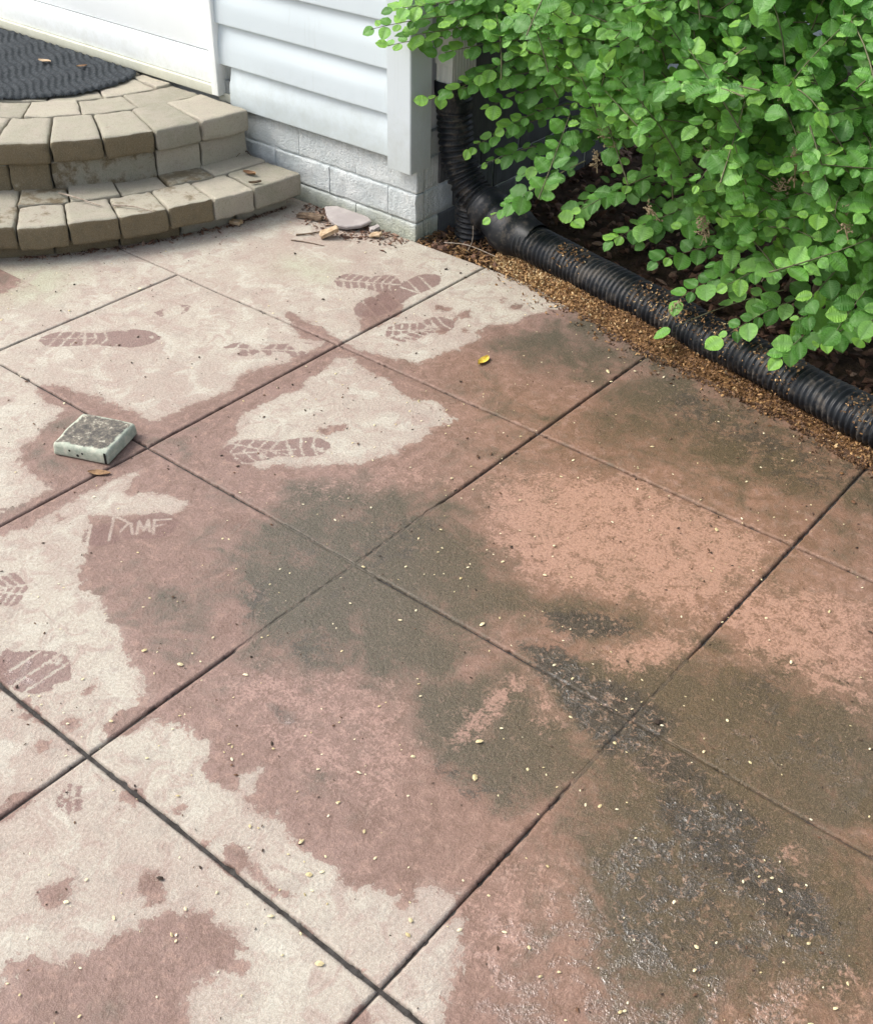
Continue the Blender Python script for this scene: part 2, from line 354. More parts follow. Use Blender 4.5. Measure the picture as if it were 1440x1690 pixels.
GX = [-3.05, -2.44, -1.83, -1.22, -0.61, 0.0, 0.61, 1.2228, 1.8404, 2.455, 3.07, 3.68]
GY = [0.0, -0.6042, -1.2243, -1.84, -2.45, -3.06]
EDGE_Y = 0.602                                               # where the patio ends against the foundation and the bed

def print_sd(x, y, heel, toe, hw, style):
    hx, hy = heel; tx, ty = toe
    L = math.hypot(tx - hx, ty - hy)
    ux, uy = (tx - hx) / L, (ty - hy) / L
    s = ((x - hx) * ux + (y - hy) * uy)
    t = -(x - hx) * uy + (y - hy) * ux
    q = np.clip(s / L, 0, 1)
    prof = np.interp(q, [0, .05, .12, .25, .38, .48, .62, .75, .86, .94, 1], [.25, .62, .8, .82, .68, .64, .86, 1.0, .93, .66, .2])
    sd = np.minimum(hw * prof - np.abs(t), np.minimum(s + .004, L - s + .004))
    g = np.full(x.shape, 1.0)
    def groove(d, wdt):
        nonlocal g
        g = np.minimum(g, np.abs(d) - wdt)
    if style in (0, 3, 4, 5):
        groove(s - .37 * L + .12 * t, .004)                   # instep gap
    if style == 0:
        for f in (.12, .22, .30): groove(s - f * L - .25 * t, .0028)
        for f in (.47, .56): groove(s - f * L + .35 * np.abs(t), .003)
        groove(np.where(s < .45 * L, t - .004, .1), .002)
    if style == 3:
        for f in (.1, .22, .5, .62, .75, .88): groove(s - f * L + (.6 if f > .4 else .15) * np.abs(t) - .01, .003)
        groove(np.where((s > .3 * L), t + .3 * (s - .5 * L) * 0 - .006, .1), .0026)
        groove(np.where((s > .3 * L), t + .5 * (s - .6 * L), .1), .003)
    if style == 4:
        for f in (.16, .3, .56, .72, .86): groove(s - f * L - .45 * t, .0032)
    if style == 2:
        for f in (.1, .22, .34, .46, .58, .7, .82): groove(s - f * L - .3 * np.abs(t), .003)
        groove(t, .003)
    if style == 1:
        for f in (.12, .28): groove(s - f * L, .003)
        groove(t, .002)
        sd = np.minimum(sd, .45 * L - s)
    return np.minimum(sd, g)

def stain_fields(x, y):
    xy = np.stack([x, y], 1)
    f = {}
    wet = poly_sd_near(x, y, WET_MAIN, .3)
    wet = np.minimum(wet, -poly_sd_near(x, y, DRY_ISLAND, .1, -1.0))
    for p in WET_PATCHES:
        wet = np.maximum(wet, poly_sd_near(x, y, p, .06))
    # damp creeping out of the joints in the near left corner of the patio
    fr = fbm(xy, 14, 3)
    near_left = sstep(x, .35, .8) * sstep(-y, .45, .8)
    dj = np.minimum.reduce([np.abs(y - g) for g in GY[:4]] + [np.abs(x - g) for g in GX])
    wet = np.maximum(wet, np.where(near_left > .3, (fr - .47) * .14 + .002 - dj, -1))
    far = fbm(xy, 1.6, 4)
    outside = (x < -.2) & (y < -.3) | (y < -1.75) | (x > 2.6)
    wet = np.where(outside & (wet < -.2), (far - .55) * .4, wet)
    pr = np.full(x.shape, -1.0)
    for heel, toe, hw, style, strength in PRINTS:
        cx, cy = (heel[0] + toe[0]) / 2, (heel[1] + toe[1]) / 2
        k = (np.abs(x - cx) < .26) & (np.abs(y - cy) < .26)
        if k.any():
            sd = print_sd(x[k], y[k], heel, toe, hw, style)
            holes = fbm(xy[k], 30, 3)
            sd = np.minimum(sd, (holes - (.62 - .36 * strength)) * .06)
            pr[k] = np.maximum(pr[k], sd)
    st = np.full(x.shape, 1.0)
    for (ax, ay), (bx, by) in STROKES:
        ex, ey = bx - ax, by - ay
        t = np.clip(((x - ax) * ex + (y - ay) * ey) / (ex * ex + ey * ey), 0, 1)
        st = np.minimum(st, np.hypot(x - ax - t * ex, y - ay - t * ey) - .0030)
    f['wet'] = np.clip(wet, -.1, .1)
    f['scrape'] = np.clip(-st, -.02, .02)
    f['print'] = np.clip(np.minimum(pr, st), -.05, .05)
    for ch in ('mud', 'dark', 'gloss', 'pale', 'warm', 'green', 'fill'):
        f[ch] = np.zeros(x.shape)
    for ch, strength, soft, poly in SOFT:
        sd = poly_sd_near(x, y, poly, soft * 1.2)
        f[ch] = np.maximum(f[ch], strength * sstep(sd, -soft, soft * .8))
    f['warm'] = np.where(x > 2.2, 1.0, f['warm'])
    f['mud'] = np.where(outside, sstep(far, .52, .7), f['mud'])
    f['mud'] = np.maximum(f['mud'], .30 * f['warm'])
    f['mud'] = np.maximum(f['mud'], .36 * sstep(wet, .03, .10))
    return f

# ------------------------------------------------------------------ materials
def concrete_material(joint=False):
    t = NT('joint_dirt' if joint else 'stamped_concrete')
    def nz(scale, detail=3, rough=.6, dist=0.0, lo=.30, hi=.70, off=None):
        n = t.n.new('ShaderNodeTexNoise')
        n.noise_dimensions = '2D'
        n.inputs['Scale'].default_value = scale; n.inputs['Detail'].default_value = detail
        n.inputs['Roughness'].default_value = rough; n.inputs['Distortion'].default_value = dist
        if off is not None:
            mp = t.n.new('ShaderNodeMapping')
            mp.inputs['Location'].default_value = (off, off * 1.7, 0)
            mp.inputs['Rotation'].default_value = (0, 0, off)
            if off > 20: mp.inputs['Scale'].default_value = (1.0, .45, 1.0)
            t.l.new(t.pos, mp.inputs['Vector']); t.l.new(mp.outputs[0], n.inputs['Vector'])
        else:
            t.l.new(t.pos, n.inputs['Vector'])
        return t.ramp(n.outputs['Fac'], lo, hi, -1.0, 1.0, False)      # centred, full range
    nA = nz(3.2, 4, .6)                    # 30 cm blotches
    nB = nz(13, 5, .65, .5)                # hand-sized
    nC = nz(48, 4, .65)                    # 2 cm
    nD = nz(170, 3, .65)                   # sand
    nE = nz(560, 1, .6)                    # grain
    nF = nz(21, 4, .7, .8, off=3.1)        # independent
    wet_a, mud_a, dark_a, gl_a, warm, pale_a = (t.attr(k) for k in ('wet', 'mud', 'dark', 'gloss', 'warm', 'pale'))
    w = t.add(wet_a, t.add(t.mul(nB, .010), t.add(t.mul(nC, .0085), t.mul(nD, .0042))))
    wet = t.ramp(w, -.0022, .0022)
    wetsoft = t.ramp(t.add(wet_a, t.mul(nB, .018)), -.05, .035)          # damp halo inside the stain
    pr = t.ramp(t.add(t.attr('print'), t.add(t.mul(nD, .0028), t.mul(nC, .0016))), -.0016, .0016)
    wet = t.add(t.mul(wet, .72), t.mul(t.ramp(t.add(wet_a, t.mul(nB, .020)), -.030, .018), .28))
    prfade = t.ramp(nC, -.9, .2, .72, 1.0)
    wet = t.math('MAXIMUM', wet, t.mul(t.mul(pr, prfade), .92))
    scr = t.ramp(t.add(t.attr('scrape'), t.mul(nD, .0010)), -.0012, .0012)
    wet = t.mul(wet, t.math('SUBTRACT', 1.0, t.mul(scr, .85)))
    nG0 = nz(27, 6, .72, .5, off=5.9)
    nG = nz(8.5, 9, .74, .7, off=11.3, lo=.34, hi=.66)   # fractal edge of the mud
    mud = t.ramp(t.add(t.add(mud_a, t.mul(nG, .24)), t.add(t.mul(nA, .16), t.add(t.mul(nB, .24), t.add(t.mul(nC, .13), t.mul(nD, .09))))), .22, 1.02)
    mud = t.mul(mud, wet)
    dk = t.add(dark_a, t.add(t.mul(nF, .34), t.add(t.mul(nC, .22), t.mul(nD, .20))))
    dark = t.mul(t.ramp(dk, .36, .78), wet)
    pale = t.ramp(t.add(pale_a, t.add(t.mul(nF, .30), t.add(t.mul(nC, .30), t.mul(nD, .26)))), .25, .95)
    # --- dry: pale film over red concrete
    dry = t.mix(t.ramp(nA, -1, 1), (.430, .358, .298), (.500, .455, .376))
    dry = t.mix(t.ramp(nF, -.2, .8, 0, .75), dry, (.392, .302, .254))
    dry = t.mix(t.ramp(nB, .0, .9, 0, .7), dry, (.56, .53, .445))
    dry = t.mix(t.ramp(nG0, .1, .8, 0, .45), dry, (.36, .315, .265))
    dry = t.mix(t.mul(t.attr('green'), t.ramp(nB, -1, .6, .3, .8)), dry, (.39, .40, .27))
    # --- wet
    wc = t.mix(warm, (.250, .162, .132), (.258, .145, .092))
    wc = t.mix(t.ramp(nA, -.8, .9, 0, .8), wc, t.mix(warm, (.298, .198, .165), (.308, .175, .112)))
    wc = t.mix(t.ramp(nF, -.3, .9, 0, .75), wc, t.mix(warm, (.195, .122, .095), (.170, .097, .052)))
    wc = t.mix(t.ramp(nC, -.9, .1, .45, 0), wc, t.mix(warm, (.20, .127, .095), (.18, .098, .050)))
    wc = t.mix(t.ramp(nC, .1, .9, 0, .45), wc, (.39, .255, .195))
    wc = t.mix(t.mul(pale, .85), wc, t.mix(warm, (.40, .262, .218), (.455, .265, .180)))
    mc = t.mix(warm, (.088, .084, .060), (.086, .066, .031))
    mc = t.mix(t.ramp(nF, -.2, .9, 0, .6), mc, t.mix(warm, (.122, .108, .080), (.140, .094, .046)))
    mc = t.mix(t.ramp(nD, -1.0, .2, .28, 0), mc, (.040, .036, .024))
    mc = t.mix(t.ramp(nE, .2, 1.0, 0, .08), mc, (.24, .18, .115))
    wc = t.mix(t.mul(mud, t.math('SUBTRACT', .93, t.mul(pale, .75))), wc, mc)
    dc = t.mix(t.ramp(nC, -.6, .8), t.mix(warm, (.056, .054, .044), (.036, .029, .018)), t.mix(warm, (.090, .084, .068), (.068, .053, .032)))
    wc = t.mix(t.mul(dark, t.math('SUBTRACT', .92, t.mul(pale, .5))), wc, dc)
    flake = t.mul(t.ramp(nz(85, 4, .7, .4, off=7.7), .42, .70), t.mul(t.ramp(dark_a, .1, .7, .18, .70), t.ramp(mud, .2, .6)))
    wc = t.mix(flake, wc, t.mix(warm, (.25, .185, .150), (.34, .215, .135)))
    col = t.mix(wet, dry, wc)
    col = t.mix(t.mul(t.mul(pr, prfade), .55), col, (.165, .092, .082))
    # edge of the stain dries a little lighter
    col = t.mix(t.mul(wet, t.ramp(wetsoft, .15, .8, .28, 0)), col, (.36, .27, .24))
    # sand, grains, pits
    col = t.mix(t.ramp(nD, -1, 1, .46, 0, False), col, (.50, .46, .44), 'MULTIPLY')
    col = t.mix(t.ramp(nE, -.9, 1, .22, 0, False), col, (.45, .42, .40), 'MULTIPLY')
    col = t.mix(t.ramp(nE, .35, 1.0, 0, .20), col, t.mix(wet, (.66, .62, .57), (.46, .34, .27)))
    pits = t.mul(t.ramp(t.vor(210), .06, .16, .65, 0), t.ramp(nB, .1, .8))
    col = t.mix(pits, col, (.09, .062, .05))
    # --- water standing on it
    drops = nz(88, 3, .62, 1.2, off=24.6)
    patch = t.ramp(t.add(t.mul(nB, .6), t.mul(nF, .7)), -.25, .45)     # water lies in patches
    gl_a = t.mul(gl_a, t.lerp(patch, .18, 1.0))
    film = t.mul(t.ramp(t.add(gl_a, t.mul(nC, .15)), .28, .72), wet)
    bead = t.mul(t.ramp(drops, .18, .32), film)
    rough = t.lerp(wet, .9, t.lerp(mud, .58, .48))
    rough = t.lerp(dark, rough, .55)
    rough = t.lerp(film, rough, .17)
    rough = t.lerp(bead, rough, .06)
    h = t.add(t.add(t.mul(nD, .30), t.mul(nE, .14)), t.mul(nC, .22))
    h = t.add(h, t.mul(t.mul(t.ramp(drops, .0, .7), gl_a), 1.3))
    h = t.add(h, t.mul(t.mul(nD, t.math('MAXIMUM', t.mul(dark_a, .6), gl_a)), .26))
    nrm = t.bump(h, .42, .0032)
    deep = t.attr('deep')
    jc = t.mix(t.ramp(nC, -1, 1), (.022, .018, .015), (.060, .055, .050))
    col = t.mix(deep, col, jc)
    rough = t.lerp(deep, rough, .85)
    return t.done(col, rough, nrm, spec=t.lerp(film, .35, .9))

M = {}
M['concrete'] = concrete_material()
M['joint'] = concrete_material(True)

def simple(name, c1, c2, scale=20, rough=.7, bump=.2, bscale=200, spec=.4, dist=.002, detail=5):
    t = NT(name)
    n = t.noise(scale, detail, .6); f = t.noise(bscale, 3, .6)
    col = t.mix(t.ramp(n, .35, .65), c1, c2)
    return t.done(col, rough, t.bump(f, bump, dist), spec)

M['soil'] = simple('soil', (.045, .03, .02), (.10, .065, .042), 25, .95, .9, 120, .2, .01)
M['lawn'] = simple('lawn_ground', (.035, .06, .02), (.07, .09, .03), 6, .95, .8, 150, .2, .01)

# ------------------------------------------------------------------ ground and patio
me = np_mesh('ground', [(-40, -40, -.09), (40, -40, -.09), (40, 40, -.09), (-40, 40, -.09)], [(0, 1, 2, 3)])
tag(link_mesh('ground', me, M['lawn']), 'grassy ground around the house and patio', kind='structure')

bed_v = [(.30, .60, -.03), (5, .60, -.03), (5, 5, -.03), (.30, 5, -.03)]
nx, ny = 160, 90
gx = np.linspace(.344, 4.2, nx); gy = np.linspace(EDGE_Y - .02, 3.2, ny)
X, Y = np.meshgrid(gx, gy, indexing='ij')
P2 = np.stack([X.ravel(), Y.ravel()], 1)
Z = -.05 + .03 * fbm(P2, 7, 3) + .012 * fbm(P2, 40, 2)
me = np_mesh('planting_bed', np.c_[P2, Z], grid_faces(nx, ny))
tag(link_mesh('planting_bed', me, M['soil']), 'dark soil of the planting bed under the shrub', kind='structure')

sub = mk('patio', [(GX[0], GY[-1], -.085), (GX[-1], GY[-1], -.085), (GX[-1], EDGE_Y - .004, -.085), (GX[0], EDGE_Y - .004, -.085),
                   (GX[0], GY[-1], -.02), (GX[-1], GY[-1], -.02), (GX[-1], EDGE_Y - .004, -.02), (GX[0], EDGE_Y - .004, -.02)],
         [(4, 5, 6, 7), (0, 1, 5, 4), (1, 2, 6, 5), (2, 3, 7, 6), (3, 0, 4, 7), (3, 2, 1, 0)], M['soil'])
tag(sub, 'reddish stamped concrete patio with saw cut joints and wet stains', kind='structure')

def in_view(x0, x1, y0, y1):
    # does this rectangle of the patio show in the photograph's footprint (a plain quad on the ground)?
    quad = [(-.47, -.30), (1.50, -1.60), (2.40, -.86), (1.90, .62), (-.16, .62)]
    xs, ys = np.meshgrid(np.linspace(x0, x1, 12), np.linspace(y0, y1, 12))
    return (poly_sd(xs.ravel(), ys.ravel(), quad) > -.03).any()

JW = .0018                                                    # half a joint
def half_joint(axis, v):
    if axis == 'y' and abs(v - GY[2]) < 1e-6: return .0033
    return JW
def slab(x0, x1, y0, y1, jx0, jx1, jy0, jy1, cut=None):
    step = .0034 if in_view(x0, x1, y0, y1) else .03
    ax, bx, ay, by = x0 + jx0, x1 - jx1, y0 + jy0, y1 - jy1
    def axis(a, b, lo):
        # fine where the slab is looked at closely, coarse far outside
        if step > .01 or a >= lo: return np.linspace(a, b, max(3, int(round((b - a) / step)) + 1))
        return np.r_[np.linspace(a, lo, max(3, int((lo - a) / .04)))[:-1], np.linspace(lo, b, int((b - lo) / step) + 1)]
    u = axis(ax, bx, -.52); v = axis(ay, by, -.50 if x1 <= 0 else -1.72)
    nu, nv = len(u), len(v)
    X, Y = np.meshgrid(u, v, indexing='ij')
    x, y = X.ravel().copy(), Y.ravel().copy()
    f = stain_fields(x, y)
    z = np.zeros(x.shape)
    xy = np.stack([x, y], 1)
    # gentle floating-trowel waves, grit piled up in the mud
    z += (fbm(xy, 6, 2) - .5) * .0022
    z += f['dark'] * np.clip(f['wet'] * 100, 0, 1) * (.0003 + .0014 * np.clip(fbm(xy, 75, 3) - .46, 0, 1) * 2.0)
    z = z - z.max() * 0
    # rounded, slightly ragged arrises
    I, J = np.meshgrid(np.arange(nu), np.arange(nv), indexing='ij')
    I, J = I.ravel(), J.ravel()
    rag = (fbm(xy, 90, 3) - .5)
    de = np.minimum.reduce([x - ax, bx - x, y - ay, by - y])
    z -= np.clip(.004 - de, 0, .004) ** 2 / .004 * (1.0 - .8 * sstep(f['fill'], .2, .6))
    chip = np.clip(rag - .14, 0, 1) * .016 + (fbm(xy, 32, 2) - .5) * .0022
    x += np.where(I == 0, chip, 0) - np.where(I == nu - 1, chip, 0)
    y += np.where(J == 0, chip, 0) - np.where(J == nv - 1, chip, 0)
    top = np.stack([x, y, z], 1)
    F = grid_faces(nu, nv)
    # skirt
    ring = np.concatenate([np.where(J == 0)[0], np.where(I == nu - 1)[0][1:], np.where(J == nv - 1)[0][::-1][1:], np.where(I == 0)[0][::-1][1:-1]])
    low = top[ring].copy(); low[:, 2] = -.075
    k = len(top); m = len(ring)
    a = np.arange(m); b = (a + 1) % m
    F = np.concatenate([F, np.stack([ring[b], ring[a], k + a, k + b], 1)])
    me = np_mesh('slab', np.concatenate([top, low]), F)
    for nme, arr in f.items():
        vattr(me, nme, np.concatenate([arr, arr[ring]]))
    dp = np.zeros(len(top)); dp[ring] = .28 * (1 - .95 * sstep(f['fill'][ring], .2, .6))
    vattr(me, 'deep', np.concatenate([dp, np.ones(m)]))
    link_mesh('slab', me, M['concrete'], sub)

rows = list(zip(GY[1:], GY[:-1]))
for y0, y1 in rows:
    for x0, x1 in zip(GX[5:-1], GX[6:]):
        slab(x0, x1, y0, y1, half_joint('x', x0), half_joint('x', x1), half_joint('y', y0), half_joint('y', y1))
# the uncut apron around the steps and the strips along the house and the bed
slab(GX[0], 0.0, GY[-1], GY[0], 0, JW, 0, 0)
slab(GX[0], GX[6], GY[0], EDGE_Y, 0, JW, JW, 0)
for x0, x1 in zip(GX[6:-1], GX[7:]):
    slab(x0, x1, GY[0], EDGE_Y, JW, JW, JW, 0)

def joint(axis, at, a, b):
    """dirt in a saw cut: deep and dark, or filled up where mud has washed over it"""
    n = max(8, int((b - a) / .006))
    s = np.linspace(a, b, n)
    hw = half_joint(axis, at)
    x, y = (np.full(n, at), s) if axis == 'x' else (s, np.full(n, at))
    f0 = stain_fields(x, y)
    xy = np.stack([x, y], 1)
    fill = sstep(f0['fill'] + (fbm(xy, 40, 3) - .5) * .5, .35, .75)
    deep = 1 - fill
    V = []; fields = []
    for off, lift in ((-hw - .006, -.0030), (-hw - .001, -.0004), (0, -.0007), (hw + .001, -.0004), (hw + .006, -.0030)):
        px, py = (x + off, y) if axis == 'x' else (x, y + off)
        q = np.stack([px, py], 1)
        f = stain_fields(px, py)
        slab_z = (fbm(q, 6, 2) - .5) * .0022
        z = (slab_z + lift) * fill - .0055 * deep + (fbm(q, 120, 2) - .5) * .0016
        V.append(np.stack([px, py, z], 1)); fields.append(f)
    V = np.concatenate(V)
    F = np.concatenate([grid_faces(5, n)])
    if axis == 'x': F = F[:, ::1]
    me = np_mesh('joint_filler', V, F)
    for nme in fields[0]: vattr(me, nme, np.concatenate([g[nme] for g in fields]))
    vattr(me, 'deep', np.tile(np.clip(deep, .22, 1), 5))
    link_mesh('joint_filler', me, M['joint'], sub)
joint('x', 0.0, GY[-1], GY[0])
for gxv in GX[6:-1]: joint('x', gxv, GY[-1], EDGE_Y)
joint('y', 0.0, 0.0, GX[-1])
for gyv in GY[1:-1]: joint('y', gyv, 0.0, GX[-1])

# ------------------------------------------------------------------ generic shapes
def box_verts(x0, x1, y0, y1, z0, z1):
    return [(x0, y0, z0), (x1, y0, z0), (x1, y1, z0), (x0, y1, z0), (x0, y0, z1), (x1, y0, z1), (x1, y1, z1), (x0, y1, z1)]
BOX_F = [(0, 3, 2, 1), (4, 5, 6, 7), (0, 1, 5, 4), (1, 2, 6, 5), (2, 3, 7, 6), (3, 0, 4, 7)]

def box(name, x0, x1, y0, y1, z0, z1, mat, parent=None, bevel=.003):
    me = bpy.data.meshes.new(name)
    import bmesh
    bm = bmesh.new()
    vs_ = [bm.verts.new(v) for v in box_verts(x0, x1, y0, y1, z0, z1)]
    for f in BOX_F: bm.faces.new([vs_[i] for i in f])
    if bevel:
        bmesh.ops.bevel(bm, geom=bm.edges[:], offset=bevel, segments=2, profile=.6, affect='EDGES')
    bm.to_mesh(me); bm.free()
    me.polygons.foreach_set('use_smooth', np.ones(len(me.polygons), dtype=bool))
    return link_mesh(name, me, mat, parent)

def lump_box(nu, nv, nw, rnd):
    """unit cuboid surface [-1,1]^3 as a welded grid; returns verts (n,3) and quads"""
    idx = {}; V = []; F = []
    def vid(i, j, k):
        key = (i, j, k)
        if key not in idx:
            idx[key] = len(V); V.append((2 * i / nu - 1, 2 * j / nv - 1, 2 * k / nw - 1))
        return idx[key]
    for i in range(nu):
        for j in range(nv):
            F.append((vid(i, j, 0), vid(i, j + 1, 0), vid(i + 1, j + 1, 0), vid(i + 1, j, 0)))
            F.append((vid(i, j, nw), vid(i + 1, j, nw), vid(i + 1, j + 1, nw), vid(i, j + 1, nw)))
    for i in range(nu):
        for k in range(nw):
            F.append((vid(i, 0, k), vid(i + 1, 0, k), vid(i + 1, 0, k + 1), vid(i, 0, k + 1)))
            F.append((vid(i, nv, k), vid(i, nv, k + 1), vid(i + 1, nv, k + 1), vid(i + 1, nv, k)))
    for j in range(nv):
        for k in range(nw):
            F.append((vid(0, j, k), vid(0, j, k + 1), vid(0, j + 1, k + 1), vid(0, j + 1, k)))
            F.append((vid(nu, j, k), vid(nu, j + 1, k), vid(nu, j + 1, k + 1), vid(nu, j, k + 1)))
    return np.array(V), np.array(F)

def round_map(V, size, r):
    """unit cuboid -> box of half sizes `size` with edges rounded by r; denser samples near the edges"""
    size = np.array(size)
    W = np.sign(V) * (1 - (1 - np.abs(V)) ** 1.7) * size
    core = np.clip(W, -(size - r), size - r)
    d = W - core
    n = np.linalg.norm(d, axis=1, keepdims=True)
    m = np.abs(d).max(axis=1, keepdims=True)
    return core + np.where(n > 1e-9, d / np.maximum(n, 1e-9) * np.minimum(n, np.maximum(m, 0) * 0 + r), 0)

# ------------------------------------------------------------------ house materials
def vinyl(name, col, rough=.45, dirt=.30):
    t = NT(name)
    n = t.noise(3, 5, .6); f = t.noise(60, 4, .6, vec=t.scaled(1, 1, .25))
    streak = t.noise(24, 5, .7, vec=t.scaled(1.5, 1.5, .12))
    c = t.mix(t.ramp(n, .35, .7, 0, .25), col, tuple(v * .86 for v in col))
    c = t.mix(t.ramp(streak, .56, .75, 0, dirt), c, (col[0] * .62, col[1] * .60, col[2] * .52))
    splash = t.ramp(t.add(t.xyz(2), t.mul(t.add(t.noise(26, 6, .75), -.5), .30)), .17, .40, .42, 0)
    c = t.mix(splash, c, (col[0] * .55, col[1] * .53, col[2] * .42))
    c = t.mix(t.ramp(t.vor(55), .03, .07, .25, 0), c, (.15, .13, .10))
    return t.done(c, rough, t.bump(f, .10, .001), .4)
M['siding'] = vinyl('grey_vinyl', (.58, .645, .67), .45, .24)
M['trim'] = vinyl('trim_vinyl', (.57, .62, .64), .45, .16)
M['door_white'] = vinyl('door_paint', (.92, .95, .94), .4, .05)
M['cream'] = vinyl('cream_sill', (.66, .66, .55), .6)
M['spout'] = vinyl('spout_paint', (.55, .56, .53), .4)

def foundation_material(dark):
    t = NT('shaded_wall' if dark else 'painted_foundation')
    n = t.noise(14, 6, .65); f = t.noise(190, 4, .65); z = t.xyz(2)
    if dark:  # side wall copy: shade of the bush and corner painted into the colour
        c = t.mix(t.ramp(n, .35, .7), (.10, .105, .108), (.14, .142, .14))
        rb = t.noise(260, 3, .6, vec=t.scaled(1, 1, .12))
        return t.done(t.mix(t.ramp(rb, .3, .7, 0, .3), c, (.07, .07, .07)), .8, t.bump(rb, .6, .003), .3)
    c = t.mix(t.ramp(n, .35, .7), (.52, .56, .555), (.63, .655, .64))
    # splashed dirt creeps up from the soil line; darker streaky band along the top
    low = t.ramp(t.add(z, t.mul(t.add(n, -.5), .09)), .0, .075, .75, 0)
    c = t.mix(low, c, (.44, .45, .33))
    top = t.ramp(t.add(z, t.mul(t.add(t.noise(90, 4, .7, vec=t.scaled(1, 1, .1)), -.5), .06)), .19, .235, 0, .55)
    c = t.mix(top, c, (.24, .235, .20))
    c = t.mix(t.ramp(t.noise(70, 5, .7, vec=t.scaled(1, 1, .3)), .56, .7, 0, .35), c, (.26, .25, .21))
    return t.done(c, .8, t.bump(t.add(f, t.mul(t.noise(70, 5, .7), 1.2)), .8, .006), .3)
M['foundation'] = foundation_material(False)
M['foundation_shaded'] = foundation_material(True)

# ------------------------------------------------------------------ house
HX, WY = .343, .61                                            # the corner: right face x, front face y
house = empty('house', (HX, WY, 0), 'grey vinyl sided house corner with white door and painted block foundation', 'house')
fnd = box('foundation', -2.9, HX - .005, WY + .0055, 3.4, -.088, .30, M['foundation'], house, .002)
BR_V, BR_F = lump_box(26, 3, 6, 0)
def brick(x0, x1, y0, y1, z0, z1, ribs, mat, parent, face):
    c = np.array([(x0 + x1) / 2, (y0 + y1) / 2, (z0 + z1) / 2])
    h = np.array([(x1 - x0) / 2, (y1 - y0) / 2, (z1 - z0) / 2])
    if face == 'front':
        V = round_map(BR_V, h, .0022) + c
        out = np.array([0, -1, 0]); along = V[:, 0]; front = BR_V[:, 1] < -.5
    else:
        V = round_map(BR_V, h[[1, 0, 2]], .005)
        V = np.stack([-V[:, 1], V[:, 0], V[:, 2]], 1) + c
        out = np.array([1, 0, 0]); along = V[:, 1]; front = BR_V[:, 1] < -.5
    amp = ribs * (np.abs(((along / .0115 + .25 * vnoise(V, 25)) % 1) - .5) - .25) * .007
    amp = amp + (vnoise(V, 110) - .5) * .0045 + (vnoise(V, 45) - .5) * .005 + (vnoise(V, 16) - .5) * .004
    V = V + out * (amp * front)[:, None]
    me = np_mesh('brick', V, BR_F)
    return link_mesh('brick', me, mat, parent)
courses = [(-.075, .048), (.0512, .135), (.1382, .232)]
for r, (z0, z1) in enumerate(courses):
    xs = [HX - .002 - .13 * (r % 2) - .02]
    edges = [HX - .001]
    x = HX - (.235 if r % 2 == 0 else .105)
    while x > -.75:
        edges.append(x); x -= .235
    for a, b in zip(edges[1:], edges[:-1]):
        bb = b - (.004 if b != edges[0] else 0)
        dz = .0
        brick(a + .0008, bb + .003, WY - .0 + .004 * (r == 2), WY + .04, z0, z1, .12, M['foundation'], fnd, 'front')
    ys = [WY + .041]
    y = WY + (.105 if r % 2 == 0 else .175)
    while y < 1.9:
        ys.append(y); y += .2
    for a, b in zip(ys[:-1], ys[1:]):
        brick(HX - .04, HX, a + .002, b - .002, z0, z1, 1.0, M['foundation'] if b < WY + .2 else M['foundation_shaded'], fnd, 'side')  # blocks past the hose take the copy with painted shade

# right-hand wall behind the downspout: smooth panel with the shade put into its dark colour
wall_r = box('side_wall', HX - .012, HX + .006, WY + .19, 3.4, .236, 2.6, M['foundation_shaded'], house, .002)
box('wall_core', -2.9, HX - .016, WY + .016, 3.4, .302, 2.6, M['trim'], house, 0)

def siding_board(x0, x1, z0, h):
    prof = [(WY + .006, z0 + .010), (WY + .0055, z0 + .0045), (WY + .003, z0 + .0035), (WY - .0085, z0 + .0012), (WY - .0105, z0 + .0004), (WY - .0120, z0 + .001), (WY - .0125, z0 + .003), (WY - .0125, z0 + .0065),
            (WY - .0123, z0 + .045), (WY - .0118, z0 + .056), (WY - .0102, z0 + .068), (WY - .0065, z0 + .084), (WY - .0028, z0 + .100), (WY - .0005, z0 + .112), (WY + .0010, z0 + h + .003), (WY + .0015, z0 + h + .012)]
    n = 24
    xs = np.linspace(x0, x1, n)
    V = []
    for i, x in enumerate(xs):
        for (y, z) in prof:
            V.append((x, y + .0016 * math.sin(x * 7 + z0 * 31) * (1 if z < z0 + .08 else 0), z + .0008 * math.sin(x * 3.1 + z0 * 9)))
    me = np_mesh('siding_board', np.array(V), grid_faces(n, len(prof), flip=False), True)
    # flat shading across the laps, smooth along them
    o = link_mesh('siding_board', me, M['siding'], house)
    return o
z = .229
k = 0
while z < 2.55:
    x0 = -.468 if k > 0 else -.405
    siding_board(x0, HX - .078, z, .1225)
    z += .1225
    k += 1
# outside corner post: an L of two flat faces
def corner_post():
    a, b = .082, .062
    y0, x1 = WY - .026, HX + .004
    t_ = .004
    prof = [(HX - a, y0), (x1 - .004, y0), (x1 - .0012, y0 + .0012), (x1, y0 + .004), (x1, WY + b), (x1 - .012, WY + b), (x1 - .012, y0 + .014), (HX - a, y0 + .014)]
    V = []; F = []
    zs = [.205, 2.6]
    for z_ in zs: V += [(p[0], p[1], z_) for p in prof]
    n = len(prof)
    for i in range(n): F.append((i, (i + 1) % n, n + (i + 1) % n, n + i))
    F.append(tuple(range(n - 1, -1, -1))); F.append(tuple(range(n, 2 * n)))
    return mk('corner_post', V, F, M['trim'], house)
corner_post()
